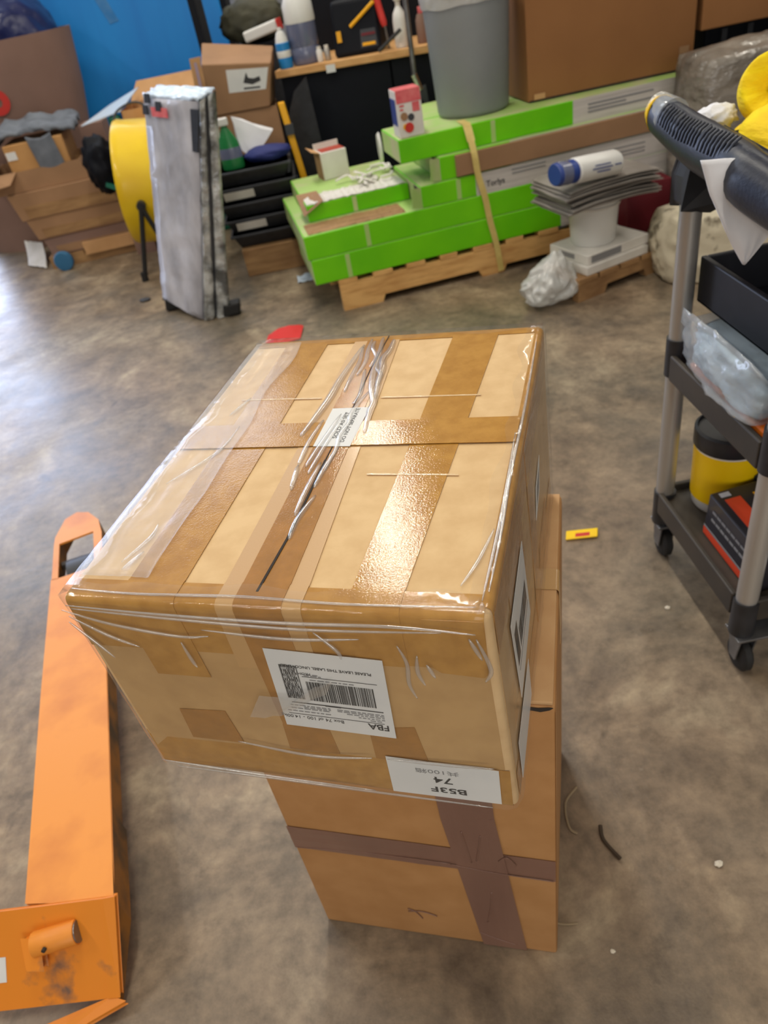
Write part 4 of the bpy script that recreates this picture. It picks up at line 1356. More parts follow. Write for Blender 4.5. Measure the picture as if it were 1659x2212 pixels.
bm = SHEET(lambda a, b: V(-2.03 + .17 * a - .07 * b, 5.22 - .16 * a + .30 * b, .012 + .09 * b * b + .008 * noise.noise(V(a * 7, b * 7, 2))), 10, 10, (0, 0, .002))
tag(mk('white_paper', bm, M['white_card'], None, smooth=True, ang=2), 'crumpled white paper on the floor left of the low pallet', 'paper')

# ------------------------------------------------------------------ barrel fan
t = thing('barrel_fan', 'yellow barrel fan on a black angled stand', 'fan', (-.94, 4.72, 0))
fc_ = V(-.955, 4.76, .445)
lean = Matrix.Rotation(math.radians(7), 3, 'Y')
mk('drum', LATHE(fc_, [(.312, -.14), (.328, -.142), (.335, -.13), (.331, -.10), (.331, .10), (.335, .13), (.328, .142), (.312, .14), (.312, -.14)], n=56, axis='X', tilt=lean), M['yellowp'], t, smooth=True, ang=.9)
bm = bmesh.new()
for k in range(5):
    r = .065 + k * .06
    ring = [fc_ + lean @ V(-.134, r * math.cos(a * math.pi / 18), r * math.sin(a * math.pi / 18)) for a in range(37)]
    tube(bm, ring, .003, n=6)
for k in range(8):
    a = k * math.pi / 4
    tube(bm, [fc_ + lean @ V(-.134, 0, 0), fc_ + lean @ V(-.134, .315 * math.cos(a), .29 * math.sin(a))], .003, n=6)
mk('grille', bm, M['charcoal'], t)
mk('motor', LATHE(fc_, [(0, -.08), (.07, -.08), (.08, -.06), (.08, .06), (0, .07)], n=20, axis='X', tilt=lean), M['blackp'], t, smooth=True)
pv = V(-.985, 4.40, .395)
mk('pivot', TUBE([V(-.985, 4.44, .40), pv], .026, n=16), M['blackp'], t, smooth=True)
for q in (V(-1.10, 4.38, .0), V(-.88, 4.41, .0)):
    mk('leg', TUBE([pv, q], .014, n=8), M['rubber'], t, smooth=True)
mk('rubber_foot', TUBE([V(-1.095, 4.382, .05), V(-1.10, 4.38, .0)], .019, n=10), M['rubber'], t, smooth=True)
for q in (V(-1.10, 5.06, .0), V(-.86, 5.06, .0)):
    mk('leg', TUBE([V(-.98, 5.05, .40), q], .014, n=8), M['rubber'], t, smooth=True)
mk('handle', TUBE(smooth_path([fc_ + V(-.10, -.02, .325), fc_ + V(-.06, .0, .385), fc_ + V(.06, .0, .41), fc_ + V(.16, .0, .33)], 5), .006, n=6), M['charcoal'], t, smooth=True)
# black bag and teal piece behind the fan
tag(mk('black_bag', LUMP((-1.24, 4.92, .56), (.10, .12, .16), 4, .2, 2.4), M['benchblack'], None, smooth=True, ang=2), 'black bag stuffed between the yellow fan and the left stack', 'bag')
tag(mk('teal_clip', OBOX(V(-1.235, 4.80, .46), V(.10, .0, -.06), V(0, .03, 0), V(.01, 0, .02)), M['teal'], None), 'teal plastic piece sticking out left of the yellow fan', 'plastic piece')
# open carton behind the fan, on a green crate
t = thing('flap_carton', 'open light brown carton with spread flaps behind the yellow fan', 'carton', (-.83, 5.25, .44))
x0, x1, y0, y1, z0, z1 = -1.07, -.56, 5.10, 5.5, .46, .79
for nm, bm in (('front_wall', BOX(x0, x1, y0, y0 + .006, z0, z1)), ('back_wall', BOX(x0, x1, y1 - .006, y1, z0, z1)), ('side_wall', BOX(x0, x0 + .006, y0, y1, z0, z1)), ('side_wall', BOX(x1 - .006, x1, y0, y1, z0, z1)), ('floor_panel', BOX(x0, x1, y0, y1, z0, z0 + .006))):
    mk(nm, bm, M['brown_light'], t)
mk('white_flap', PRISM([V(x0, y0, z1), V(x0 + .08, y1, z1 + .07), V(x0 - .10, y1 - .15, z1 + .02), V(x0 - .24, y0 - .05, z1 - .03)], V(0, 0, .005)), M['icewhite'], t)
mk('back_flap', PRISM([V(x0, y1, z1), V(x1, y1, z1), V(x1 + .03, y1 + .10, z1 + .10), V(x0 + .06, y1 + .10, z1 + .10)], V(0, .005, 0)), M['brown_light'], t)
mk('side_flap', PRISM([V(x1, y0, z1), V(x1, y1, z1), V(x1 + .05, y1, z1 + .09), V(x1 + .04, y0, z1 + .08)], V(0, 0, .005)), M['brown_light'], t)
tag(mk('yellow_scrap', OBOX(V(-.87, 5.14, .74), V(.09, .02, .07), V(0, .04, 0), V(.02, 0, .02)), M['amber'], None), 'bright yellow scrap inside the open light brown carton', 'scrap')
tag(mk('green_crate', BOX(-1.05, -.52, 5.12, 5.55, 0, .455), M['teal'], None, bevel=.01), 'dark green crate under the open light brown carton', 'crate')
tag(mk('green_sack', BOX(-1.155, -1.085, 5.09, 5.16, .456, .775), M['teal'], None, bevel=.012), 'dark green strip standing left of the open light brown carton', 'sack')

# ------------------------------------------------------------------ film-wrapped metal bundle
F0, F1 = V(-.687, 3.552, .004), V(-.408, 3.50, .930)
L0, L1 = V(-.904, 3.829, .065), V(-.675, 3.80, .955)
R0, R1 = V(-.548, 3.545, .004), V(-.330, 3.52, .955)
t = thing('wrapped_rails', 'tall bundle of grey metal rails wrapped in film, leaning right', 'bundle', (-.7, 3.7, 0))
B0, B1 = L0 + R0 - F0, L1 + R1 - F1
fl = Face(L0, F0, F1, L1)
fr = Face(F0, R0, R1, F1)


def rippled(face, u0, u1, o0, o1, m, nm, amp=.006, n1=6, n2=34, seed=0):
    def fn(a, b):
        u = u0 + (u1 - u0) * a
        ed = min(1, 6 * a, 6 * (1 - a))
        return face.at(u, b, o0 + (o1 - o0) * ed + amp * noise.noise(V(a * 3 + seed, b * 16, seed)) + amp * .8 * noise.noise(V(a * 7, b * 34, seed + 4)))
    return mk(nm, SHEET(fn, n1, n2, face.n * .012), m, t, smooth=True, ang=1.5)


core = bmesh.new()
ins = .012
hexa(core, [F0 + V(0, ins, 0), R0 + V(-ins, ins, 0), B0, L0 + V(ins, 0, 0), F1 + V(0, ins, -.01), R1 + V(-ins, ins, -.01), B1 + V(0, 0, -.01), L1 + V(ins, 0, -.01)])
mk('rail_core', core, M['charcoal'], t)
rippled(fl, .0, .97, .004, .012, M['greywrap'], 'wide_rail', seed=1)
rippled(fr, .02, .42, .004, .016, M['silverwrap'], 'narrow_rail', seed=2)
rippled(fr, .50, .98, .004, .016, M['silverwrap'], 'narrow_rail', seed=3)
top = Face(F1, R1, B1, L1)
mk('wrapped_top', SHEET(lambda a, b: top.at(a, b, .012 + .012 * noise.noise(V(a * 6, b * 8, 3))), 12, 14, (0, 0, .01)), M['icewhite'], t, smooth=True, ang=2)
for nm, q in (('corner_foot', (F0 + (R0 - F0) * .75)), ('corner_foot', L0 + V(.0, -.03, -.06))):
    mk(nm, OBOX(q + V(0, -.025, 0), V(.085, .005, 0), V(0, .07, 0), V(.012, 0, .06)), M['rubber'], t, bevel=.01)
mk('black_strip', (lambda b: (fr.slab(b, [(.40, .3), (.50, .3), (.48, .985), (.38, .985)], .006, .008), b)[1])(bmesh.new()), M['blackp'], t)
mk('black_strip', (lambda b: (fl.slab(b, [(.94, .80), (1.04, .80), (1.06, .97), (.92, .97)], .016, .006), b)[1])(bmesh.new()), M['blackp'], t)
mk('red_mark', (lambda b: (fl.slab(b, [(.22, .925), (.52, .925), (.50, .965), (.20, .965)], .022, .002), b)[1])(bmesh.new()), M['pink'], t)
for u, v in ((.05, .93), (.30, .95), (.10, .98)):
    mk('corner_cap', (lambda b: (fl.slab(b, [(u, v), (u + .10, v), (u + .09, v + .04), (u, v + .04)], .020, .006), b)[1])(bmesh.new()), M['blackp'], t)

# ------------------------------------------------------------------ black trays and the clutter on and behind them
for k in range(5):
    z = .15 + k * .078
    dx = -.012 * k
    lab = ['lowest black tray of the nested stack', 'second black tray from the bottom, with a white label', 'middle black tray of the nested stack', 'second black tray from the top, with a white label', 'topmost black tray of the nested stack'][k]
    t = thing('nested_tray', lab, 'tray', (-.3 + dx, 4.28, z), 'nested black trays')
    x0, x1, y0, y1 = -.50 + dx, -.095 + dx * .5, 4.09, 4.48
    zz = z + .072
    bm = bmesh.new()
    hexa(bm, [V(x0 + .03, y0 + .03, z), V(x1 - .03, y0 + .03, z), V(x1 - .03, y1 - .03, z), V(x0 + .03, y1 - .03, z), V(x0, y0, zz), V(x1, y0, zz), V(x1, y1, zz), V(x0, y1, zz)])
    mk('body', bm, M['blackp'], t)
    mk('rim', BOX(x0 - .012, x1 + .012, y0 - .012, y1 + .012, zz - .012, zz), M['charcoal'], t, bevel=.003)
    for j in range(4):
        mk('side_rib', OBOX(V(x1 - .02, y0 + .06 + j * .09, z + .004), V(.018, 0, 0), V(0, .012, 0), V(.018, 0, .052)), M['charcoal'], t)
    if k in (1, 3):
        mk('white_label', OBOX(V(x0 + .05, y0 + .008, z + .014), V(.16, 0, 0), V(0, -.004, 0), V(0, -.018, .042)), M['white_card'], t)
tag(mk('brown_base_box', BOX(-.47, -.10, 4.07, 4.5, 0, .145), M['wood_dark'], None, bevel=.004), 'reddish brown carton under the nested black trays', 'carton')
c = V(-.40, 4.16, .535)
t = thing('spray_bottle', 'green bottle with a white trigger on the black trays', 'bottle', c)
mk('body', LATHE(c, [(0, 0), (.055, 0), (.058, .008), (.058, .05)], n=24, sy=.6), M['greenbottle'], t, smooth=True)
mk('clear_band', LATHE(c, [(.0582, .05), (.058, .09), (.056, .10)], n=24, sy=.6), M['jug'], t, smooth=True)
mk('shoulder', LATHE(c, [(.056, .10), (.05, .13), (.025, .175), (.012, .20)], n=24, sy=.6), M['greenbottle'], t, smooth=True)
mk('trigger_head', OBOX(c + V(-.045, -.018, .20), V(.07, 0, .0), V(0, .036, 0), V(0, 0, .035)), M['white'], t, bevel=.006)
mk('trigger', OBOX(c + V(-.05, -.008, .115), V(.014, 0, 0), V(0, .016, 0), V(.012, 0, .09)), M['white'], t, bevel=.003)
bm = bmesh.new()
ap = V(-.36, 4.24, .76)
ringp = [V(-.345, 4.20, .60), V(-.29, 4.19, .555), V(-.17, 4.20, .66), V(-.165, 4.28, .66), V(-.26, 4.34, .62), V(-.36, 4.32, .60)]
va = bm.verts.new(ap)
vr = [bm.verts.new(q) for q in ringp]
for i in range(6):
    bm.faces.new((va, vr[i], vr[(i + 1) % 6]))
bm.faces.new(vr[::-1])
bmesh.ops.subdivide_edges(bm, edges=bm.edges, cuts=3, use_grid_fill=True)
for v in bm.verts:
    v.co += V(1, 1, 1) * .008 * noise.noise(v.co * 18)
tag(mk('white_bag', bm, M['white_cloth'], None, smooth=True, ang=1), 'white cone shaped bag between the green bottle and navy hat', 'bag')
tag(mk('navy_hat', LUMP((-.215, 4.17, .575), (.125, .09, .038), 8, .08, 2, floor=.536), M['navy2'], None, smooth=True, ang=2), 'navy blue hat lying on the topmost black tray', 'hat')
t = thing('deep_carton', 'tall brown open carton behind the black trays', 'carton', (-.30, 4.6, 0))
for nm, bm in (('front_wall', BOX(-.48, -.125, 4.50, 4.508, .0, .735)), ('back_wall', BOX(-.48, -.125, 4.742, 4.75, .0, .735)), ('side_wall', BOX(-.48, -.472, 4.508, 4.742, 0, .735)), ('side_wall', BOX(-.133, -.125, 4.508, 4.742, 0, .735)), ('top_panel', BOX(-.47, -.13, 4.51, 4.74, .70, .706))):
    mk(nm, bm, M['brown_bg'], t)
t = thing('labelled_carton', 'brown carton with a white label, perched on the tall open carton', 'carton', (-.30, 4.62, .74))
bm = bmesh.new()
hexa(bm, [V(-.475, 4.50, .74), V(-.16, 4.48, .738), V(-.13, 4.75, .738), V(-.46, 4.78, .74), V(-.46, 4.47, .985), V(-.105, 4.45, .935), V(-.08, 4.75, .985), V(-.46, 4.80, 1.06)])
mk('body', bm, M['brown_bg'], t, bevel=.006)
fl_ = Face(V(-.475, 4.50, .74), V(-.16, 4.48, .738), V(-.105, 4.45, .935), V(-.46, 4.47, .985))
lb = mk('white_label', (lambda b: (fl_.slab(b, [(.34, .42), (.93, .42), (.96, .90), (.34, .88)], .001, .001), b)[1])(bmesh.new()), M['label'], t)
mk('scrawl', (lambda b: (fl_.poly(b, [(.58, .60), (.63, .82), (.66, .70), (.74, .68), (.83, .72), (.85, .62), (.72, .55)], .0025, .0004), fl_.slab(b, [(.58, .46), (.84, .46), (.84, .50), (.58, .50)], .0025, .0004), b)[2])(bmesh.new()), M['ink'], lb)
mk('side_flap', PRISM([V(-.474, 4.50, .74), V(-.462, 4.47, .985), V(-.452, 4.47, 1.02), V(-.51, 4.455, 1.02), V(-.535, 4.48, .76)], V(0, .006, 0)), M['brown_light'], t)
mk('side_tape', PRISM([V(-.492, 4.481, .76), V(-.478, 4.459, 1.0), V(-.492, 4.457, 1.0), V(-.508, 4.48, .76)], V(0, -.002, 0)), M['lavender'], t)
t = thing('hand_truck', 'amber yellow upright bar at the left end of the bench', 'hand truck', (-.04, 4.36, 0))
mk('upright', OBOX(V(-.045, 4.37, .02), V(.035, 0, 0), V(0, .03, 0), V(-.07, .03, .735)), M['amber'], t, bevel=.005)
mk('toe_plate', BOX(-.06, .02, 4.32, 4.40, 0, .02), M['amber'], t)
mk('black_clip', OBOX(V(-.105, 4.375, .60), V(.045, 0, 0), V(0, .03, 0), V(0, 0, .05)), M['charcoal'], t)

# ------------------------------------------------------------------ skid at the right with bucket, sheets and wipes
KE, KN = V(.931, .366, 0), V(-.366, .931, 0)
KO = V(.985, 2.868, 0)


def K(u, w, z):
    return KO + KE * u + KN * w + V(0, 0, z)


def kbox(u0, u1, w0, w1, z0, z1):
    return OBOX(K(u0, w0, z0), KE * (u1 - u0), KN * (w1 - w0), V(0, 0, z1 - z0))


t = thing('small_skid', 'short wooden skid under the white flat cartons', 'pallet', K(.25, .2, 0))
for w in (0, .22):
    bm = bmesh.new()
    prism(bm, [K(u, w, z) for u, z in ((0, 0), (.14, 0), (.155, .035), (.36, .035), (.37, 0), (.45, 0), (.45, .075), (0, .075))], KN * .04)
    mk('stringer', bm, M['wood_dark'], t)
for k in range(4):
    mk('deck_board', kbox(.0 + k * .114, .10 + k * .114, -.004, .265, .075, .097), M['wood_dark'], t, bevel=.002)
for k, (z0, z1, d, lab) in enumerate(((.098, .134, .0, 'lower white flat carton on the short skid'), (.135, .176, .012, 'upper white flat carton with a dark printed end, under the bucket'))):
    t = thing('tile_box', lab, 'carton', K(.2, .2, z0), 'white flat cartons')
    mk('body', kbox(.05 + d, .38 + d, .004 + d, .25 + d, z0, z1), M['white_card'], t, bevel=.003)
    if k == 1:
        mk('dark_print', kbox(.08, .24, .0152, .016, z0 + .006, z1 - .006), M['ink_grey'], t)
        mk('side_print', kbox(.0612, .062, .10, .20, z0 + .01, z1 - .01), M['ink_grey'], t)
c = K(.20, .145, .177)
t = thing('white_bucket', 'white plastic bucket carrying the pile of grey sheets', 'bucket', c)
mk('body', LATHE(c, [(0, 0), (.088, 0), (.093, .006), (.104, .17), (.110, .172), (.110, .185), (0, .186)], n=36), M['white'], t, smooth=True, ang=.8)
mk('rim_band', LATHE(c, [(.103, .15), (.108, .15), (.109, .158), (.104, .158)], n=36), M['white_card'], t, smooth=True)
rr = random.Random(11)
for k in range(9):
    a = math.radians(13 + rr.uniform(-3, 3))
    ex, ey = V(math.cos(a), math.sin(a), 0), V(-math.sin(a), math.cos(a), 0)
    cc = K(.205, .15, 0) + V(rr.uniform(-.012, .012), rr.uniform(-.015, .015), .364 + k * .0112)
    w_, d_ = .215 + rr.uniform(-.02, .012), .15

    def fn(a_, b_, cc=cc, ex=ex, ey=ey, w_=w_, d_=d_, k=k):
        return cc + ex * ((2 * a_ - 1) * w_ + .006 * noise.noise(V(b_ * 4, k, 2))) + ey * (2 * b_ - 1) * d_ + V(0, 0, .003 * noise.noise(V(a_ * 3, b_ * 3, 1)) - .012 * (2 * abs(a_ - .5)) ** 3)
    lab = ['lowest', 'second lowest', 'third lowest', 'fourth lowest', 'middle', 'fourth from the top', 'third from the top', 'second from the top', 'topmost'][k] + ' grey sheet of the pile on the white bucket'
    tag(mk('flat_sheet', SHEET(fn, 12, 6, (0, 0, .004)), M['sheetmetal'], None, smooth=True, ang=1), lab, 'sheet', 'grey sheets on the bucket')
t = thing('wipes_canister', 'white canister with a blue lid lying on the pile of grey sheets', 'canister', K(.16, .08, .455))
wc0 = V(.985, 2.935, .510)
wx = V(.95, .25, -.06).normalized()
wt = wx.to_track_quat('X', 'Z').to_matrix()
mk('body', LATHE(wc0, [(0, 0), (.050, 0), (.057, .006), (.057, .185), (.050, .196), (0, .197)], n=28, axis='X', tilt=wt, sx=.82), M['white'], t, smooth=True, ang=.8)
mk('blue_lid', LATHE(wc0, [(0, -.085), (.046, -.085), (.050, -.08), (.052, -.001), (0, -.001)], n=28, axis='X', tilt=wt, sx=.82), M['bluedeep'], t, smooth=True, ang=.8)
mk('lid_band', LATHE(wc0, [(.0515, -.07), (.0535, -.068), (.0535, -.03), (.0515, -.028)], n=28, axis='X', tilt=wt, sx=.82), M['jug'], t, smooth=True)
bm = bmesh.new()
for k, (z, a, b) in enumerate(((.016, .06, .13), (.004, .05, .14), (-.008, .07, .13), (.006, .15, .18))):
    p0 = wc0 + wx * a + V(.014, -.0575, z)
    obox(bm, p0, wx * (b - a), V(0, -.0012, 0), V(0, 0, .004))
mk('print_lines', bm, M['bluedeep'], t)
def POLYBAG():
    bm = bmesh.new()
    bmesh.ops.create_icosphere(bm, subdivisions=5, radius=1.0)
    for v in bm.verts:
        d = v.co.normalized()
        t_ = (d.z + 1) / 2
        w = 1.12 - .72 * t_ ** 1.4
        k = 1 + .30 * noise.noise(d * 1.5 + V(3, 1, 7)) + .16 * (0.4 - abs(noise.noise(d * 3.1 + V(8, 2, 1)))) * 2
        p = V(.862 + .045 * t_ + d.x * .118 * w * k, 2.93 + d.y * .10 * w * k, .105 + d.z * .11 + .02 * noise.noise(d * 2))
        p.z = max(p.z, .002)
        v.co = p
    return bm


tag(mk('clear_poly_bag', POLYBAG(), M['milky'], None, smooth=True, ang=2), 'milky plastic bag slumped on the floor left of the short skid', 'bag')
tag(mk('cream_bundle', LUMP((1.60, 2.96, .13), (.26, .175, .16), 12, .06, 1.6, floor=.002, sub=5, boxy=.45), M['cream'], None, smooth=True, ang=2), 'cream fabric roll with dark spots behind the cart post', 'fabric roll')
tag(mk('crimson_box', BOX(1.36, 1.56, 3.31, 3.42, 0, .30), M['crimson'], None, bevel=.005), 'crimson carton behind the cream fabric roll', 'carton')

# ------------------------------------------------------------------ utility cart
t = thing('utility_cart', 'black shelf cart with grey tube posts at the right edge', 'cart', (1.03, 1.13, 0))
XP, YR, YF, XR = .664, 1.322, .948, 1.40
for x in (XP, XR):
    for y in (YR, YF):
        mk('post', TUBE([V(x, y, .15), V(x, y, .885)], .0205, n=20), M['alu'], t, smooth=True)
        for z0, z1 in ((.100, .190), (.500, .583)):
            mk('collar', TUBE([V(x, y, z0), V(x, y, z1)], .0245, n=20), M['blackp'], t, smooth=True)
        cw = bmesh.new()
        lathe(cw, (x + .004, y - .008, .038), [(0, -.011), (.032, -.011), (.038, -.006), (.038, .006), (.032, .011), (0, .011)], n=28, axis='X')
        mk('caster_wheel', cw, M['rubber'], t, smooth=True, ang=.7)
        for dx in (-.014, .018):
            mk('caster_fork', PRISM([V(x + dx, y - .026, .094), V(x + dx, y + .016, .094), V(x + dx, y + .003, .032), V(x + dx, y - .017, .032)], V(.003, 0, 0)), M['steel'], t, bevel=.001)
        mk('caster_plate', BOX(x - .020, x + (.07 if y < 1 else .03), y - .030, y + .024, .094, .100), M['steel'], t, bevel=.001)
for zt in (.196, .553):
    x0, x1, y0, y1 = XP - .020, XR + .020, YF + .014, YR - .014
    mk('shelf_floor', BOX(x0 + .004, x1 - .004, YF - .01, YR + .01, zt - .030, zt - .018), M['blackp_dirty'], t)
    for nm, bm in (('shelf_rim', BOX(x0 - .003, x0 + .009, y0, y1, zt - .056, zt)), ('shelf_rim', BOX(x1 - .009, x1 + .003, y0, y1, zt - .056, zt)),
                   ('shelf_rim', BOX(x0 + .03, x1 - .03, YF - .018, YF - .006, zt - .056, zt)), ('shelf_rim', BOX(x0 + .03, x1 - .03, YR + .006, YR + .018, zt - .056, zt))):
        mk(nm, bm, M['blackp_dirty'], t, bevel=.003)
# top shelf behind the handle
mk('top_shelf', BOX(.735, XR + .03, YF + .12, YR + .05, .855, .885), M['blackp'], t, bevel=.006)
# handle: socket, grip and the arm running back along the side
mk('handle_socket', PRISM([V(.640, YR + .024, .848), V(.690, YR + .024, .835), V(.716, YR + .0, .86), V(.695, YR, .91), V(.70, YR - .01, .965), V(.640, YR - .01, .965), V(.636, YR + .02, .90)], V(0, -.045, 0)), M['blackp'], t, bevel=.006)
hp0 = [V(.634, 1.418, .988), V(.636, 1.38, .980), V(.638, 1.28, .964), V(.634, 1.18, .958), V(.624, 1.10, .956), V(.618, 1.06, .952), V(.628, 1.00, .938), V(.64, .93, .926), V(.66, .85, .91), V(.72, .80, .90)]
hb = bmesh.new()
path = smooth_path(hp0, 4)
tube(hb, path, [.025 + .008 * min(1, k / 9) for k in range(len(path))], n=18, flat=1.22, flatn=(0, 0, 1))
mk('handle_grip', hb, M['navyp'], t, smooth=True, ang=1.0)
bm = bmesh.new()
for k in range(24):
    y = 1.362 - k * .0112
    zc = .964 + max(0, y - 1.28) * .16
    rr_ = .025 + .008 * min(1, max(0, (1.418 - y) / .11))
    xc = .637 if y > 1.2 else .632
    tube(bm, [V(xc + rr_ * math.cos(q) * 1.01, y, zc + rr_ * 1.22 * math.sin(q) * 1.01) for q in (2.95, 2.6, 2.25, 1.9)], .0022, n=6)
tag(mk('grip_ribs', bm, M['navyp'], t, smooth=True), kind='stuff')
mk('handle_end', TUBE([V(.633, 1.430, .990), V(.634, 1.408, .987)], [.020, .0275], n=20, flat=1.2, flatn=(0, 0, 1)), M['yellow_label'], t, smooth=True)
mk('end_film', TUBE([V(.637, 1.425, .992), V(.638, 1.368, .982)], [.025, .031], n=20, flat=1.2, flatn=(0, 0, 1)), M['clearbag'], t, smooth=True)
mk('handle_brace', PRISM([V(.66, YR - .03, .93), V(.665, YR - .03, .972), V(.64, 1.05, .965), V(.64, 1.05, .935), V(.65, 1.15, .925)], V(.03, 0, 0)), M['blackp'], t, bevel=.004)
# things on the cart
rag_l = [V(.556, 1.09, .985), V(.572, 1.085, .937), V(.600, 1.08, .880), V(.634, 1.075, .820)]
rag_r = [V(.690, 1.03, .955), V(.675, 1.04, .905), V(.658, 1.06, .862), V(.637, 1.074, .820)]


def rag(a, b):
    k = b * 2.999
    i_, f_ = int(k), k - int(k)
    l_ = rag_l[i_].lerp(rag_l[i_ + 1], f_)
    r_ = rag_r[i_].lerp(rag_r[i_ + 1], f_)
    p = l_.lerp(r_, a)
    return p + V(0, .007 * noise.noise(V(a * 4, b * 3, 1)), .010 * math.sin(a * 3.1) * (1 - b))


tag(mk('white_rag', SHEET(rag, 18, 20, (0, -.003, 0)), M['white_cloth'], None, smooth=True, ang=2), 'white pointed cloth hanging from the cart handle', 'cloth')
t = thing('black_tub', 'shallow open black tub on the middle shelf of the cart', 'tub', (.95, 1.1, .66))
x0, x1, y0, y1, z0, z1 = .690, 1.30, .86, 1.318, .657, .747
for nm, bm in (('floor_panel', BOX(x0, x1, y0, y1, z0, z0 + .008)), ('side_wall', BOX(x0, x0 + .012, y0, y1, z0, z1)), ('side_wall', BOX(x1 - .012, x1, y0, y1, z0, z1)), ('side_wall', BOX(x0 + .012, x1 - .012, y1 - .012, y1, z0, z1)), ('side_wall', BOX(x0 + .012, x1 - .012, y0, y0 + .012, z0, z1))):
    mk(nm, bm, M['tubblack'], t, bevel=.003)
t = thing('pad_bag', 'clear bag of pale blue pads on the middle shelf of the cart', 'bag', (.75, 1.13, .56))


def bag_shape(c, rad, seed, amp, freq, gap):
    bm = LUMP(c, rad, seed, amp, freq, sub=5, boxy=.45)
    for v in bm.verts:
        lim = .640 - gap if v.co.x > .66 else .640 - gap + min(.075, (.66 - v.co.x) * 1.6)
        if v.co.y > 1.30:
            lim = 1
        v.co.z = min(v.co.z, lim)
        v.co.z = max(v.co.z, .5585 + gap)
        if v.co.x > .67 and v.co.y > 1.285:
            v.co.y = 1.285 + .3 * (v.co.y - 1.285)
    return bm


mk('blue_pads', bag_shape((.752, 1.125, .625), (.115, .150, .085), 5, .08, 2.4, .006), M['bluebag'], t, smooth=True, ang=2)
mk('clear_cover', bag_shape((.748, 1.13, .628), (.130, .165, .100), 15, .06, 2.0, 0), M['clearbag'], t, smooth=True, ang=2)
tag(mk('orange_pad', BOX(.660, .82, .97, 1.26, .536, .556), M['orangepad'], None, bevel=.004), 'flat orange pad under the bag of blue pads', 'pad')
c = V(.770, 1.262, .179)
t = thing('yellow_tub', 'yellow labelled tub with a black lid on the bottom shelf of the cart', 'tub', c)
mk('body', LATHE(c, [(0, 0), (.060, 0), (.064, .006), (.068, .04), (.070, .16), (0, .16)], n=36), M['white'], t, smooth=True, ang=.8)
mk('yellow_wrap', LATHE(c, [(.0665, .030), (.0690, .030), (.0712, .155), (.069, .155)], n=36), M['yellow_label'], t, smooth=True, ang=.8)
mk('lid', LATHE(c, [(.072, .160), (.074, .163), (.074, .200), (.068, .204), (.066, .196), (0, .194)], n=36), M['blackp'], t, smooth=True, ang=.7)
an = math.radians(-62)
tt = V(math.cos(an), math.sin(an), 0)
si = V(-math.sin(an), math.cos(an), 0)
lb = mk('black_panel', OBOX(c + tt * .0705 - si * .004 + V(0, 0, .055), si * .055, tt * .003, V(0, 0, .05)), M['ink'], t)
bm = bmesh.new()
for k in range(4):
    obox(bm, c + tt * .0736 + si * .002 + V(0, 0, .062 + k * .010), si * .036, tt * .0006, V(0, 0, .005))
mk('panel_lines', bm, M['inkwhite'], lb)
t = thing('power_tool_box', 'black carton with orange red stripes on the bottom shelf of the cart', 'carton', (.75, 1.07, .178))
o_, a, b = V(.683, .965, .178), V(.17, .02, 0), V(.0, .205, 0)
mk('body', OBOX(o_, a, b, V(.005, 0, .105)), M['boxblack'], t, bevel=.003)
mk('red_stripe', OBOX(o_ + V(-.0012, .004, .004), V(.001, 0, 0), V(0, .198, 0), V(0, 0, .018)), M['orangered'], t)
mk('white_line', OBOX(o_ + V(-.0012, .004, .024), V(.001, 0, 0), V(0, .198, 0), V(0, 0, .004)), M['ink_grey'], t)
bm = bmesh.new()
for zz, n_ in ((.052, 9), (.072, 7)):
    for k in range(n_):
        obox(bm, o_ + V(-.0012 + zz * .045, .180 - k * .019, zz), V(.001, 0, 0), V(0, -.0165, 0), V(0, 0, .006))
tag(mk('side_print', bm, M['ink_grey'], t), kind='stuff')
mk('red_panel', OBOX(o_ + V(.022, .05, .1052), V(.035, .004, 0), V(0, .125, 0), V(0, 0, .001)), M['orangered'], t)
mk('white_mark', OBOX(o_ + V(.020, .184, .1052), V(.022, .002, 0), V(0, .014, 0), V(0, 0, .001)), M['inkwhite'], t)
mk('yellow_mark', OBOX(o_ + V(.085, .16, .1052), V(.028, .002, 0), V(0, .022, 0), V(0, 0, .001)), M['amber'], t)
c = V(.752, .90, .179)
t = thing('white_bottle', 'white bottle with an orange red label behind the front cart post', 'bottle', c)
mk('body', TUBE([V(.735, .955, .215), V(.80, .94, .235), V(.86, .93, .25)], [.036, .038, .036], n=20), M['white'], t, smooth=True)
mk('label_patch', TUBE([V(.765, .948, .2246), V(.80, .94, .2355)], .0386, n=20), M['boxblack'], t, smooth=True)
mk('red_patch', TUBE([V(.80, .94, .2355), V(.815, .9375, .2398)], .0388, n=20), M['orangered'], t, smooth=True)
# yellow cushions on the top shelf
t = thing('yellow_cushion', 'bright yellow gathered cushion standing behind the cart handle', 'cushion', (.84, 1.30, .885))
bm = bmesh.new()
cc = V(.812, 1.36, 1.003)
nn = V(-.35, -.80, .45).normalized()
mt = nn.to_track_quat('Z', 'Y').to_matrix()
NR, NA = 14, 64
rings = []
for i in range(NR + 1):
    f = i / NR
    ring = []
    for k in range(NA):
        a = 2 * math.pi * k / NA
        if f <= .62:
            g = f / .62
            r = .006 + .046 * g
            z = .026 * math.sin(g * math.pi * .55) * 1.0 - .010 * (1 - g)
        else:
            g = (f - .62) / .38
            r = .052 + .005 * math.sin(g * math.pi)
            z = .026 * math.cos(g * math.pi)
        pl = .0022 * math.sin(k * 9 * 2 * math.pi / NA * 1.0 + 3 * noise.noise(V(math.cos(a) * 2, math.sin(a) * 2, 1))) * (1 - abs(2 * f - .8))
        ring.append(bm.verts.new(cc + mt @ V(r * math.cos(a), r * math.sin(a), z + pl)))
    rings.append(ring)
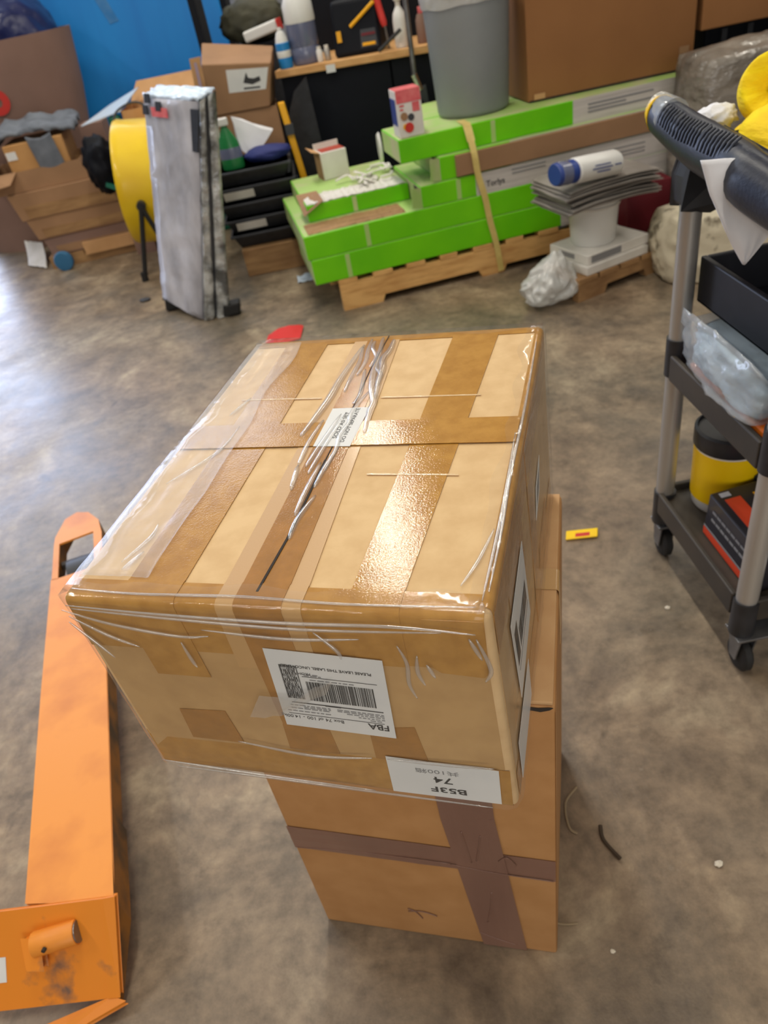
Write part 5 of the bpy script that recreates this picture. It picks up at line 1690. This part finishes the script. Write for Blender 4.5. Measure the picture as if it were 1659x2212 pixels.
for a, b in zip(rings, rings[1:]):
    for k in range(NA):
        bm.faces.new((a[k], a[(k + 1) % NA], b[(k + 1) % NA], b[k]))
bm.faces.new(rings[-1])
bm.faces.new(rings[0][::-1])
mk('disc', bm, M['yellow'], t, smooth=True, ang=2)
mk('gather_knot', LUMP(cc + nn * -.002, (.007, .007, .007), 2, .3, 2, sub=2), M['white_card'], t, smooth=True)
tag(mk('yellow_bag', LUMP((.840, 1.235, .942), (.140, .16, .066), 7, .06, 1.6, floor=.8865, sub=5), M['yellow'], None, smooth=True, ang=2), 'bright yellow soft bag lying on the cart top behind the handle', 'bag')
tag(mk('yellow_pouch', LUMP((.690, 1.385, .925), (.030, .026, .036), 3, .08, 2), M['yellow'], None, smooth=True, ang=2), 'small yellow pouch hanging behind the cart post top', 'pouch')
tag(mk('white_tissue', LUMP((.735, 1.40, .965), (.035, .03, .022), 13, .25, 3), M['white_cloth'], None, smooth=True, ang=2), 'white crumpled tissue between the yellow cushion and the cart handle', 'tissue')

# ------------------------------------------------------------------ litter on the floor
bm = SHEET(lambda a, b: V(-.375 + .165 * a + .02 * b, 3.06 + .13 * b + .02 * a, .006 + .022 * b * abs(math.sin(a * 3)) + .004 * noise.noise(V(a * 5, b * 5, 1))), 10, 8, (0, 0, .002))
tag(mk('red_scrap', bm, M['redpaper'], None, smooth=True, ang=1), 'red paper scrap on the floor behind the striped carton', 'paper')
t = thing('snack_packet', 'small yellow and red packet on the floor right of the cartons', 'packet', (.49, 1.43, 0))
q0, a, b = V(.455, 1.425, .003), V(.082, -.012, 0), V(.012, .032, 0)
mk('body', OBOX(q0, a, b, V(0, 0, .005)), M['yellow_label'], t, bevel=.002)
mk('red_print', OBOX(q0 + a * .3 + b * .15 + V(0, 0, .0051), a * .45, b * .4, V(0, 0, .0004)), M['red'], t)
tag(mk('rubber_strip', TUBE(smooth_path([V(.268, .660, .005), V(.264, .634, .005), V(.280, .596, .005)], 5), .0035, n=6), M['twig'], None, smooth=True), 'short dark bent strip on the floor right of the tall carton', 'strip')
tag(mk('pale_string', TUBE(smooth_path([V(.252, .742, .003), V(.222, .715, .003), V(.214, .670, .003), V(.224, .655, .003)], 5), .002, n=6), M['string'], None, smooth=True), 'pale bent string on the floor right of the tall carton', 'string')
tag(mk('pale_string', TUBE(smooth_path([V(.142, .517, .003), V(.156, .512, .003), V(.175, .510, .003)], 5), .002, n=6), M['string'], None, smooth=True), 'short pale thread by the foot of the tall carton', 'string')
for k, (x, y, r) in enumerate([(.4345, .556, .007), (.26, .30, .004), (.60, 1.13, .006), (.215, .46, .004)]):
    lab = ['largest white crumb on the floor right of the cartons', 'white crumb at the lower right of the floor', 'white crumb below the rear caster of the cart', 'tiny white crumb near the foot of the tall carton'][k]
    tag(mk('paper_crumb', LUMP((x, y, r * .45), (r, r * .8, r * .5), k + 20, .35, 2, sub=2), M['crumb'], None), lab, 'crumb')
for k, (x, y, r, lab) in enumerate([(-1.05, 4.03, .03, 'dark lump on the floor before the fan stand'), (-.92, 3.98, .025, 'dark scrap at the foot of the wrapped rails')]):
    tag(mk('dark_scrap', LUMP((x, y, r * .25), (r, r * .7, r * .3), k + 30, .3, 2, sub=3), M['charcoal'], None), lab, 'scrap')
bm = SHEET(lambda a, b: V(-.20 + .10 * a, 3.80 + .10 * b, .005 + .025 * abs(noise.noise(V(a * 3, b * 3, 1)))), 8, 8, (0, 0, .002))
tag(mk('blue_wrapper', bm, M['icewhite'], None, smooth=True, ang=1), 'small white and blue wrapper on the floor left of the long pallet', 'wrapper')
